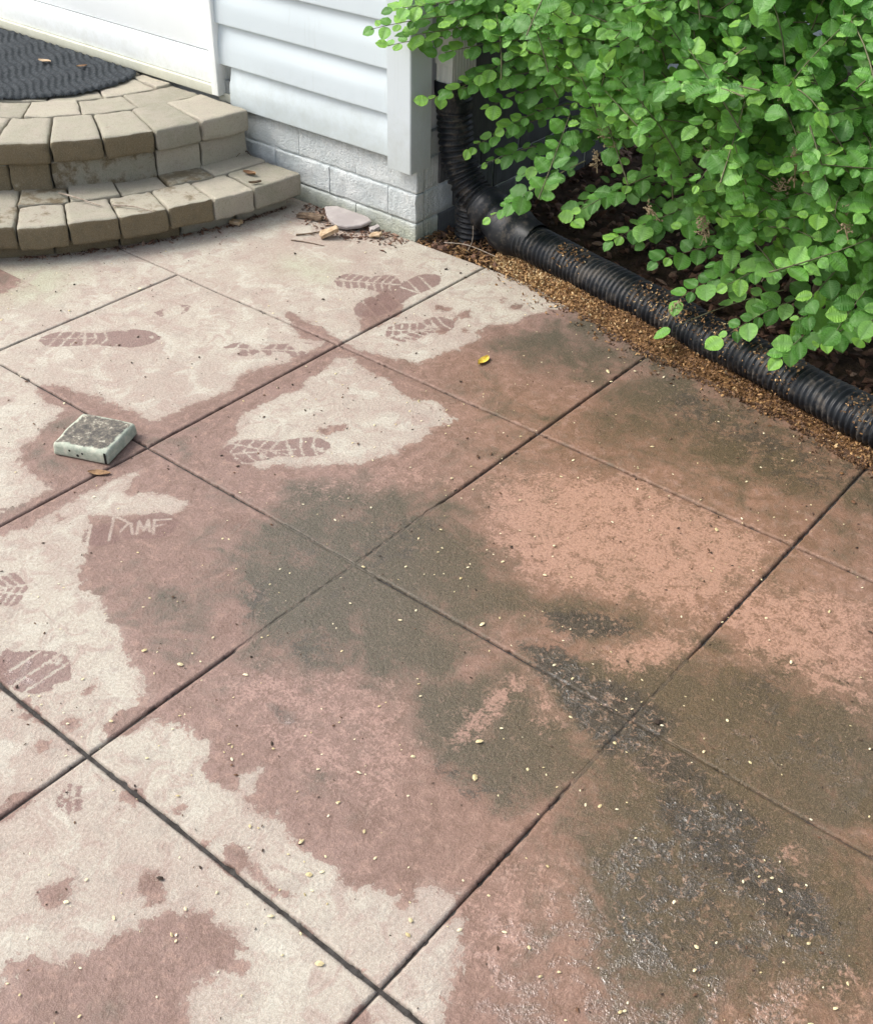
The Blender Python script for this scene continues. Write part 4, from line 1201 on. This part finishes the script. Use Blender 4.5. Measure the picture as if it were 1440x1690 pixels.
SB = np.array([1.50, 1.08, .66]); SR = np.array([1.12, .68, .64])
HERO = [
    ((0.707, 0.800, 0.720), (0.362, 0.500, 0.665)),
    ((0.665, 0.820, 0.637), (0.368, 0.540, 0.592)),
    ((0.743, 0.850, 0.600), (0.438, 0.580, 0.552)),
    ((0.772, 0.850, 0.514), (0.558, 0.640, 0.423)),
    ((0.800, 0.850, 0.441), (0.606, 0.660, 0.372)),
    ((0.825, 0.850, 0.399), (0.660, 0.680, 0.256)),
    ((0.594, 0.840, 0.636), (0.492, 0.560, 0.640)),
    ((1.706, 0.620, 0.365), (1.683, 0.420, 0.252)),
    ((1.754, 0.600, 0.414), (1.758, 0.400, 0.308)),
    ((1.798, 0.580, 0.379), (1.815, 0.400, 0.286)),
    ((1.630, 0.660, 0.385), (1.591, 0.460, 0.270)),
    ((1.676, 0.660, 0.313), (1.563, 0.460, 0.201)),
    ((1.543, 0.700, 0.317), (1.384, 0.500, 0.232)),
    ((1.405, 0.720, 0.347), (1.328, 0.540, 0.246)),
    ((1.292, 0.740, 0.386), (1.211, 0.560, 0.297)),
    ((0.583, 0.800, 0.641), (0.309, 0.470, 0.613)),
    ((0.509, 0.800, 0.567), (0.323, 0.520, 0.565)),
    ((0.596, 0.850, 0.527), (0.399, 0.600, 0.422)),
    ((0.690, 0.800, 0.524), (0.481, 0.600, 0.463)),
    ((0.706, 0.850, 0.593), (0.519, 0.620, 0.498)),
    ((0.708, 0.850, 0.405), (0.496, 0.660, 0.297)),
    ((0.812, 0.850, 0.347), (0.536, 0.680, 0.258)),
    ((0.846, 0.800, 0.335), (0.614, 0.600, 0.143)),
    ((0.826, 0.850, 0.233), (0.841, 0.660, 0.175)),
    ((1.376, 0.750, 0.267), (1.167, 0.550, 0.206)),
    ((1.427, 0.720, 0.245), (1.244, 0.520, 0.131)),
    ((1.509, 0.700, 0.200), (1.249, 0.500, 0.066)),
    ((1.576, 0.680, 0.213), (1.407, 0.470, 0.111)),
    ((1.617, 0.660, 0.203), (1.565, 0.440, 0.130)),
    ((1.690, 0.620, 0.213), (1.652, 0.420, 0.205)),
    ((1.753, 0.620, 0.293), (1.743, 0.400, 0.261)),
    ((1.454, 0.720, 0.404), (1.255, 0.520, 0.411)),
    ((1.527, 0.680, 0.421), (1.437, 0.480, 0.402)),
    ((1.031, 0.800, 0.333), (0.899, 0.620, 0.245)),
    ((1.179, 0.800, 0.291), (0.998, 0.620, 0.191)),
    ((1.119, 0.820, 0.269), (1.067, 0.660, 0.173)),
    ((1.682, 0.600, 0.487), (1.564, 0.420, 0.471)),
    ((1.600, 0.620, 0.566), (1.340, 0.500, 0.467)),
    ((1.102, 0.720, 0.690), (1.116, 0.500, 0.772)),
    ((1.188, 0.720, 0.652), (1.142, 0.520, 0.672)),
    ((0.785, 0.800, 0.527), (0.707, 0.580, 0.610)),
    ((0.901, 0.780, 0.698), (0.702, 0.550, 0.719)),
    ((0.618, 0.800, 0.677), (0.400, 0.550, 0.669)),
    ((0.796, 0.800, 0.734), (0.458, 0.550, 0.750)),
]
SEED_HEADS = [
(0.945, 0.600, 0.359), (0.956, 0.620, 0.380), (0.761, 0.600, 0.651), (1.008, 0.580, 0.578), (1.305, 0.520, 0.307), (1.296, 0.550, 0.309), (1.443, 0.520, 0.384), (1.459, 0.500, 0.457), (1.245, 0.500, 0.090), (1.509, 0.460, 0.510), (1.528, 0.470, 0.525), (1.294, 0.520, 0.498), (0.962, 0.600, 0.432), (1.073, 0.560, 0.554), (1.663, 0.420, 0.446), (1.150, 0.560, 0.310), ]
PIPE = np.array([(.50, .74), (.66, .73), (.86, .688), (1.34, .572), (1.826, .46), (2.9, .25)])
def pipe_dist(p):
    best = 9
    for a, b in zip(PIPE[:-1], PIPE[1:]):
        e = b - a
        t = np.clip(((p[:2] - a) @ e) / (e @ e), 0, 1)
        best = min(best, math.hypot(np.linalg.norm(p[:2] - a - t * e), p[2] - .058))
    return best
def allowed(p, hero=False):
    if p[0] < HX + .02 and p[1] > WY - .03: return False      # the house
    if p[2] < .035: return False
    if abs(p[0] - .38) < .07 and abs(p[1] - .738) < .08: return False   # downspout and hose
    if pipe_dist(p) < .078: return False
    if hero: return True
    if p[2] < .13 + .08 * math.sin(p[0] * 9) ** 2 and p[1] < .9: return False
    # the house corner, the hose and a stretch of side wall stay open
    lim = .54 + .22 * max(0., .46 - p[2]) / .46 + .06 * math.sin(p[2] * 23)
    if p[0] < lim and p[2] < .60: return False
    if p[0] < .47: return False
    return True

rs = np.random.default_rng(21)
shoots = []
def norm(v): return v / (np.linalg.norm(v) + 1e-9)
def add_shoot(a, b, hero=False, droop=.04, leafsize=.039):
    a, b = np.array(a, float), np.array(b, float)
    L = np.linalg.norm(b - a)
    mid = (a + b) / 2 + np.array([0, 0, droop]) + rs.normal(0, .012, 3)
    n = max(5, int(L / .02))
    t = np.linspace(0, 1, n)[:, None]
    P = (1 - t) ** 2 * a + 2 * t * (1 - t) * mid + t ** 2 * b
    shoots.append((P, hero, leafsize))
for a, b in HERO:
    add_shoot(a, b, True, .03, .043)
view = norm(np.array([.5, -.62, .6]))
want = 1950
while len(shoots) < want + len(HERO):
    d = norm(rs.normal(size=3))
    if d[2] < -.75: continue
    facing = d @ view
    if rs.random() > (1.0 if facing > .05 else .22): continue
    lay = rs.choice([1.0, .88, .74, .58], p=[.40, .30, .18, .12])
    wob = 1 + .14 * (vnoise(np.array([d * 1.0 + 3]), 3.1)[0] - .5) * 2
    b = SB + SR * d * lay * wob
    L = rs.uniform(.16, .30)
    out = norm(d * SR)
    dirn = norm(out * .8 + np.array([0, 0, .25]) + rs.normal(0, .55, 3))
    a = b - dirn * L
    if not allowed(b): continue
    add_shoot(a, b, False, rs.uniform(.0, .05))

# leaves along every shoot
LE = []                                                        # (pos, axis, normal, size, variant)
bare = []
for P, hero, ls in shoots:
    n_try = n_ok = 0
    d = np.r_[0, np.cumsum(np.linalg.norm(np.diff(P, axis=0), axis=1))]
    L = d[-1]
    s = .22 * L
    side = 1
    while s < L + .001:
        p = np.array([np.interp(s, d, P[:, k]) for k in range(3)])
        q = np.array([np.interp(min(s + .01, L), d, P[:, k]) for k in range(3)]) - np.array([np.interp(max(s - .01, 0), d, P[:, k]) for k in range(3)])
        T = norm(q)
        f = s / L
        up = norm(np.array([.10, -.22, 1.0]) + rs.normal(0, .30, 3) + .60 * view)
        sidev = norm(np.cross(T, up)) * side
        ax = norm(T * rs.uniform(.25, .8) + sidev * rs.uniform(.5, 1.0) + np.array([0, 0, -.12]))
        if f > .96: ax = norm(T + rs.normal(0, .2, 3))
        nrm = norm(up - ax * (up @ ax))
        size = ls * rs.uniform(.45, 1.22) * (1.0 if f < .8 else .85)
        base = p + ax * .006
        tipv = f > .78 and rs.random() < (.50 if hero else .22)
        n_try += 1
        if allowed(base + ax * size * .6, hero) and allowed(base, hero):
            n_ok += 1
            LE.append((base, ax, nrm, size, (7 + rs.integers(3)) if tipv else rs.integers(7)))
        s += rs.uniform(.012, .021)
        side = -side
    bare.append(n_ok < .65 * n_try)

pos = np.array([l[0] + l[1] * l[3] * .5 for l in LE])
size = np.array([l[3] for l in LE])
# how large does each leaf show from where the photograph was taken? (choice of the separately built ones only)
rel = pos - np.array(CAM)
dep = rel @ np.array(FWD)
fx = rel @ np.array(RIGHT) / dep * 1903.7 + 720; fy = rel @ np.array(DOWN) / dep * 1903.7 + 845
nr = np.array([l[2] for l in LE])
face = np.abs((nr * rel).sum(1)) / np.linalg.norm(rel, axis=1)
area = (size / dep) ** 2 * face
inside = (fx > 0) & (fx < 1440) & (fy > 0) & (fy < 1690)
cells = {}
for i in np.argsort(dep):
    if not inside[i]: continue
    key = (int(fx[i] // 17), int(fy[i] // 17))
    cells.setdefault(key, []).append(i)
front = np.zeros(len(LE), dtype=bool)
for key, ids in cells.items():
    nb = [cells.get((key[0] + a, key[1] + b), [None])[0] for a in (-1, 0, 1) for b in (-1, 0, 1)]
    nearest = min(dep[k] for k in nb if k is not None)
    if dep[ids[0]] < nearest + .10: front[ids[0]] = True
order = np.argsort(-(area * np.where(front, 1.0, .2) * np.where(inside, 1, 0)))
single = set(order[:300].tolist())

shrub = empty('leafy_shrub', (SB[0], SB[1], -.03), 'bushy green shrub with rounded leaves spilling over the black drain pipe', 'shrub')
var_mesh = []
for V, F, vein, tipa in VARS:
    me = np_mesh('leaf', V, F)
    vattr(me, 'vein', vein); vattr(me, 'tip', tipa)
    me.materials.append(M['leaf'])
    var_mesh.append(me)
inv = Matrix.Translation(shrub.location).inverted()
allV, allF, allr, allv, allt = [], [], [], [], []
off = 0
for i, (b, ax, n_, sz, v) in enumerate(LE):
    bi = np.cross(n_, ax)
    if i in single:
        o = bpy.data.objects.new('leaf', var_mesh[v])
        COL.objects.link(o)
        o.parent = shrub
        o.matrix_parent_inverse = inv
        o.matrix_basis = Matrix(((ax[0] * sz, bi[0] * sz, n_[0] * sz, b[0]), (ax[1] * sz, bi[1] * sz, n_[1] * sz, b[1]), (ax[2] * sz, bi[2] * sz, n_[2] * sz, b[2]), (0, 0, 0, 1)))
    else:
        V, F, vein, tipa = VARS[v] if front[i] else LOW[v]
        W = b + sz * (V[:, :1] * ax + V[:, 1:2] * bi + V[:, 2:3] * n_)
        allV.append(W); allF.append(F + off); off += len(W)
        allr.append(np.full(len(W), rs.random())); allv.append(vein); allt.append(tipa)
me = np_mesh('foliage', np.concatenate(allV), np.concatenate(allF))
vattr(me, 'rnd', np.concatenate(allr)); vattr(me, 'vein', np.concatenate(allv)); vattr(me, 'tip', np.concatenate(allt))
tag(link_mesh('foliage', me, M['leaf'], shrub), kind='stuff')
print('LEAVES', len(LE))

# twigs, stems, old flower heads
tv, tf, off = [], [], 0
for (P, hero, ls), no in zip(shoots, bare):
    if no and not hero: continue
    P = P[len(P) // 5::2]
    if len(P) < 3: continue
    V, F = sweep(P, np.linspace(.0019, .0008, len(P)), 5)
    tv.append(V); tf.append(F + off); off += len(V)
tag(link_mesh('twigs', np_mesh('twigs', np.concatenate(tv), np.concatenate(tf)), M['green_twig'], shrub), kind='stuff')
roots = [np.array([1.36 + rs.normal(0, .16), 1.12 + rs.normal(0, .10), -.04]) for _ in range(16)]
for k in range(26):
    P0 = roots[k % 16]
    tgt = shoots[len(HERO) + (k * 41) % (len(shoots) - len(HERO))][0][0]
    tgt = SB + (tgt - SB) * .72
    mid = P0 * .45 + tgt * .55 + np.array([0, 0, .18])
    P, _ = resample(spline([P0, P0 * .75 + mid * .25 + np.array([0, 0, .06]), mid, tgt], 8), .02)
    V, F = sweep(P, np.linspace(.009, .0028, len(P)), 7)
    V = V + (rs.random(V.shape) - .5) * .0016
    link_mesh('stem', np_mesh('stem', V, F), M['stem'], shrub)
def seed_head(p, up, L):
    Vs, Fs, o_ = [], [], 0
    def tube(a, b, r0, r1):
        nonlocal o_
        P = np.array([a, (a + b) / 2 + rs.normal(0, .002, 3), b])
        V, F = sweep(P, np.array([r0, (r0 + r1) / 2, r1]), 4)
        Vs.append(V); Fs.append(F + o_); o_ += len(V)
    tube(p, p + up * L, .0016, .0008)
    for k in range(13):
        f = .2 + .8 * k / 13
        q = p + up * L * f
        dv = norm(rs.normal(size=3) + up * .6)
        e = q + dv * .022 * (1.15 - f * .6)
        tube(q, e, .0009, .0007)
        for m in range(3):
            c = q + (e - q) * (.5 + .25 * m) + rs.normal(0, .0015, 3)
            O = np.array([(1, 0, 0), (-1, 0, 0), (0, 1, 0), (0, -1, 0), (0, 0, 1), (0, 0, -1)]) * rs.uniform(.0016, .0030)
            Vs.append(c + O)
            Fs.append(np.array([(0, 2, 4, 4), (2, 1, 4, 4), (1, 3, 4, 4), (3, 0, 4, 4), (2, 0, 5, 5), (1, 2, 5, 5), (3, 1, 5, 5), (0, 3, 5, 5)]) + o_)
            o_ += 6
    V = np.concatenate(Vs); F = np.concatenate(Fs)
    me = bpy.data.meshes.new('seed_head')
    me.from_pydata(V.tolist(), [], [tuple(dict.fromkeys(f)) for f in F.tolist()])
    me.update()
    link_mesh('seed_head', me, M['seed_head'], shrub)
for p in SEED_HEADS:
    p = np.array(p)
    seed_head(p, norm(np.array([rs.normal(0, .35), rs.normal(-.2, .35), 1.0])), rs.uniform(.05, .08))

# ------------------------------------------------------------------ mulch, husks, seeds
def rnd_material(name, cols, rough=.8, spec=.35):
    t = NT(name)
    r = t.attr('rnd')
    c = cols[0]
    for k in range(1, len(cols)):
        c = t.mix(t.ramp(r, (k - 1) / (len(cols) - 1), k / (len(cols) - 1), 0, 1, False), c, cols[k])
    n = t.noise(160, 3, .6)
    c = t.mix(t.ramp(n, .45, .75, 0, .35), c, tuple(v * .5 for v in cols[0]))
    return t.done(c, rough, t.bump(n, .4, .002), spec)
M['mulch'] = rnd_material('mulch_chips', [(.055, .030, .020), (.13, .066, .042), (.20, .11, .07), (.32, .22, .16)])
M['husk'] = rnd_material('seed_husks', [(.075, .036, .016), (.22, .115, .045), (.42, .245, .10), (.70, .55, .31)], .65)
M['seed'] = rnd_material('pale_seeds', [(.50, .40, .20), (.68, .58, .34), (.78, .70, .48)], .6)
M['crumb'] = rnd_material('dark_crumbs', [(.03, .02, .013), (.07, .045, .03), (.14, .07, .035)], .8)

CUBE = np.array([(-1, -1, -1), (1, -1, -1), (1, 1, -1), (-1, 1, -1), (-1, -1, 1), (1, -1, 1), (1, 1, 1), (-1, 1, 1)], float)
OCT = np.array([(1, 0, 0), (.35, .8, .3), (-.6, .7, .1), (-1, 0, 0), (-.5, -.75, .2), (.45, -.8, .1), (0, 0, 1), (0, 0, -1)], float)
OCT_F = [(k, (k + 1) % 6, 6) for k in range(6)] + [((k + 1) % 6, k, 7) for k in range(6)]
OCT_F = np.array(OCT_F)
def scatter(name, centers, dims, mat, extra=None, jitter=.25, tilt=.5, rnd=None):
    """many small lumps as one mesh"""
    n = len(centers)
    V = np.repeat(OCT[None], n, 0) * (1 + jitter * rs.normal(size=(n, 8, 3)))
    V = V * dims[:, None, :]
    a = rs.random(n) * 2 * np.pi; b = rs.normal(0, tilt, n); c = rs.normal(0, tilt, n)
    def rotm(V, ang, i, j):
        ca, sa = np.cos(ang)[:, None], np.sin(ang)[:, None]
        W = V.copy(); W[:, :, i] = V[:, :, i] * ca - V[:, :, j] * sa; W[:, :, j] = V[:, :, i] * sa + V[:, :, j] * ca
        return W
    V = rotm(rotm(rotm(V, b, 0, 2), c, 1, 2), a, 0, 1)
    V = V + centers[:, None, :]
    F = (OCT_F[None] + 8 * np.arange(n)[:, None, None]).reshape(-1, 3)
    me = np_mesh(name, V.reshape(-1, 3), F, False)
    r = rs.random(n) if rnd is None else rnd
    vattr(me, 'rnd', np.repeat(r, 8))
    return link_mesh(name, me, mat)

# mulch
n = 5200
c = np.stack([rs.uniform(.36, 3.0, n), EDGE_Y + .01 + rs.random(n) ** 1.3 * 1.5, np.zeros(n)], 1)
sz = rs.uniform(.006, .021, n)
c[:, 2] = -.030 + .025 * fbm(c[:, :2], 7, 2) + rs.uniform(0, .012, n)
far_pipe = np.array([pipe_dist(np.array([p[0], p[1], .05])) for p in c]) > .05
c, sz = c[far_pipe], sz[far_pipe]
dims = np.stack([sz, sz * rs.uniform(.5, .9, len(sz)), sz * rs.uniform(.3, .6, len(sz))], 1)
tag(scatter('mulch', c, dims, M['mulch'], jitter=.22, rnd=rs.random(len(c)) ** 1.6), 'dark reddish brown mulch chips covering the planting bed', kind='stuff')

# husks swept up against the pipe
FR_X = [.585, .66, .75, .92, 1.05, 1.19, 1.36, 1.52, 1.70, 1.85, 2.4, 2.9]
FR_Y = [.655, .600, .575, .528, .500, .470, .438, .418, .385, .352, .25, .15]
NE_Y = [.69, .715, .695, .655, .622, .590, .548, .506, .470, .438, .325, .22]
n = 15000
x = .585 + (rs.random(n) ** 1.25) * 2.0
fy_ = np.interp(x, FR_X, FR_Y) + (fbm(np.stack([x, x * 0 + .3], 1), 26, 3) - .5) * .055; ny_ = np.interp(x, FR_X, NE_Y) + .022
tt = rs.random(n)
tt = np.where(rs.random(n) < .12, tt - rs.random(n) ** 2 * .6, tt)
y = fy_ + (ny_ - fy_) * tt
hm = np.interp(x, [.58, .66, .8, 1.0, 1.25, 1.5, 1.8, 2.4], [.012, .034, .042, .046, .038, .020, .018, .012])
lump = .6 + .8 * fbm(np.stack([x, y], 1), 22, 2)
z = hm * np.clip(tt, 0, 1) ** .9 * lump + rs.uniform(.001, .005, n)
z = np.where(y > EDGE_Y, z - .012 * np.clip((y - EDGE_Y) / .03, 0, 1), z)
c = np.stack([x, y, z], 1)
sz = rs.uniform(.0022, .0056, n)
dims = np.stack([sz, sz * rs.uniform(.4, .8, n), sz * rs.uniform(.15, .35, n)], 1)
gold = np.clip(rs.normal(.48, .26, n) + np.interp(x, [.6, .85, 1.1, 1.4, 1.9], [.16, .04, -.20, -.30, -.28]) - .12 * (tt < .1), 0, 1)
m2 = 1500
x2 = .80 + rs.random(m2) * 1.2
k2 = (fbm(np.stack([x2, x2 * 0], 1), 6, 2) > .47)
x2 = x2[k2]; m2 = len(x2)
ya = np.interp(x2, PIPE[:, 0], PIPE[:, 1]); an = rs.normal(-.55, .45, m2)
c2 = np.stack([x2, ya + .0625 * np.sin(an), .0485 + .0505 * np.cos(an)], 1)
s2 = rs.uniform(.0018, .0045, m2)
c = np.concatenate([c, c2]); dims = np.concatenate([dims, np.stack([s2, s2 * .6, s2 * .25], 1)]); gold = np.concatenate([gold, np.clip(rs.normal(.4, .25, m2), 0, 1)])
husks = scatter('seed_husks', c, dims, M['husk'], jitter=.2, tilt=.75, rnd=gold)
tag(husks, 'golden brown seed husks piled along the black drain pipe', kind='stuff')
# the packed body of that pile
nx_, ny2 = 140, 12
gx_ = np.linspace(.585, 2.6, nx_); gv_ = np.linspace(0, 1, ny2)
X, T_ = np.meshgrid(gx_, gv_, indexing='ij')
x_, t_ = X.ravel(), T_.ravel()
a_ = np.interp(x_, FR_X, FR_Y) + .020; b_ = np.interp(x_, FR_X, NE_Y) + .022
y_ = a_ + (b_ - a_) * t_
h_ = np.interp(x_, [.58, .66, .8, 1.0, 1.25, 1.5, 1.8, 2.4], [.012, .034, .042, .046, .038, .020, .018, .012])
z_ = h_ * t_ ** .9 * (.55 + .8 * fbm(np.stack([x_, y_], 1), 22, 2)) - .002
z_ = np.where(y_ > EDGE_Y, z_ - .012 * np.clip((y_ - EDGE_Y) / .03, 0, 1), z_)
me = np_mesh('packed_husks', np.stack([x_, y_, z_], 1), grid_faces(nx_, ny2))
vattr(me, 'rnd', np.clip(.18 + .2 * rs.random(len(x_)), 0, 1))
tag(link_mesh('packed_husks', me, M['husk'], husks), kind='stuff')
# litter in the corner between foundation and coupling
n = 1100
c = np.stack([rs.uniform(.352, .60, n), rs.uniform(EDGE_Y - .004, .80, n), np.zeros(n)], 1)
c[:, 2] = -.022 + .02 * fbm(c[:, :2], 12, 2) + rs.uniform(0, .014, n)
sz = rs.uniform(.003, .010, n)
dims = np.stack([sz * 1.4, sz * rs.uniform(.25, .5, n), sz * .22], 1)
tag(scatter('leaf_litter', c, dims, M['husk'], tilt=.5, rnd=rs.random(n) ** 1.8 * .75), 'reddish brown litter between foundation corner and pipe coupling', kind='stuff')

# pale seeds and dark crumbs lying about on the patio
def patio_points(n, bias):
    out = []
    quad = [(-.40, -.28), (1.52, -1.66), (2.55, -.86), (2.0, .60), (-.10, .60)]
    while len(out) < n:
        p = np.stack([rs.uniform(-.5, 2.5, 4000), rs.uniform(-1.7, .58, 4000)], 1)
        ok = poly_sd(p[:, 0], p[:, 1], quad) > 0
        d = fbm(p, 5, 2)
        w = bias(p) * (.4 + 1.2 * np.clip(d - .3, 0, 1))
        ok &= rs.random(len(p)) < w
        ok &= np.hypot(p[:, 0] - C_LOW, p[:, 1] - STEP_Y) > 1.30
        ok &= np.hypot(p[:, 0] - cc[0], p[:, 1] - cc[1]) > .095
        out.extend(p[ok].tolist())
    return np.array(out[:n])
p = patio_points(700, lambda p: np.clip(.25 + .5 * sstep(p[:, 0], .5, 1.5) + .25 * sstep(-p[:, 1], .3, 1.2), 0, 1))
sz = np.exp(rs.normal(math.log(.0020), .38, len(p)))
c = np.c_[p, sz * .30 + .0008]
dims = np.stack([sz * 1.15, sz * .8, sz * .38], 1)
tag(scatter('fallen_seeds', c, dims, M['seed'], jitter=.12, tilt=.15), 'tiny pale seeds scattered over the patio', kind='stuff')
p = patio_points(1100, lambda p: np.full(len(p), .6))
sz = np.exp(rs.normal(math.log(.0016), .45, len(p)))
c = np.c_[p, sz * .30 + .0006]
dims = np.stack([sz * 1.2, sz * .7, sz * .5], 1)
tag(scatter('dark_crumbs', c, dims, M['crumb'], jitter=.2, tilt=.2), 'tiny dark soil crumbs scattered over the patio', kind='stuff')
# litter along the wall and the foot of the steps
a = np.radians(rs.uniform(-40, -3, 420)); R_ = 1.292 + np.abs(rs.normal(0, .012, 420))
p1 = np.stack([C_LOW + R_ * np.cos(a), STEP_Y + R_ * np.sin(a)], 1)
p2 = np.stack([rs.uniform(-.08, .34, 520), WY - .012 - np.abs(rs.normal(0, .035, 520))], 1)
p3 = np.stack([rs.uniform(-.02, .24, 320), rs.uniform(.47, .59, 320)], 1)
p = np.concatenate([p1, p2, p3])
sz = np.exp(rs.normal(math.log(.0028), .5, len(p)))
c = np.c_[p, sz * .3 + .0006]
dims = np.stack([sz * 1.5, sz * .6, sz * .35], 1)
tag(scatter('wall_litter', c, dims, M['mulch'], jitter=.2, tilt=.3, rnd=rs.random(len(p))), 'brown crumbs and leaf bits along the foundation and steps', kind='stuff')
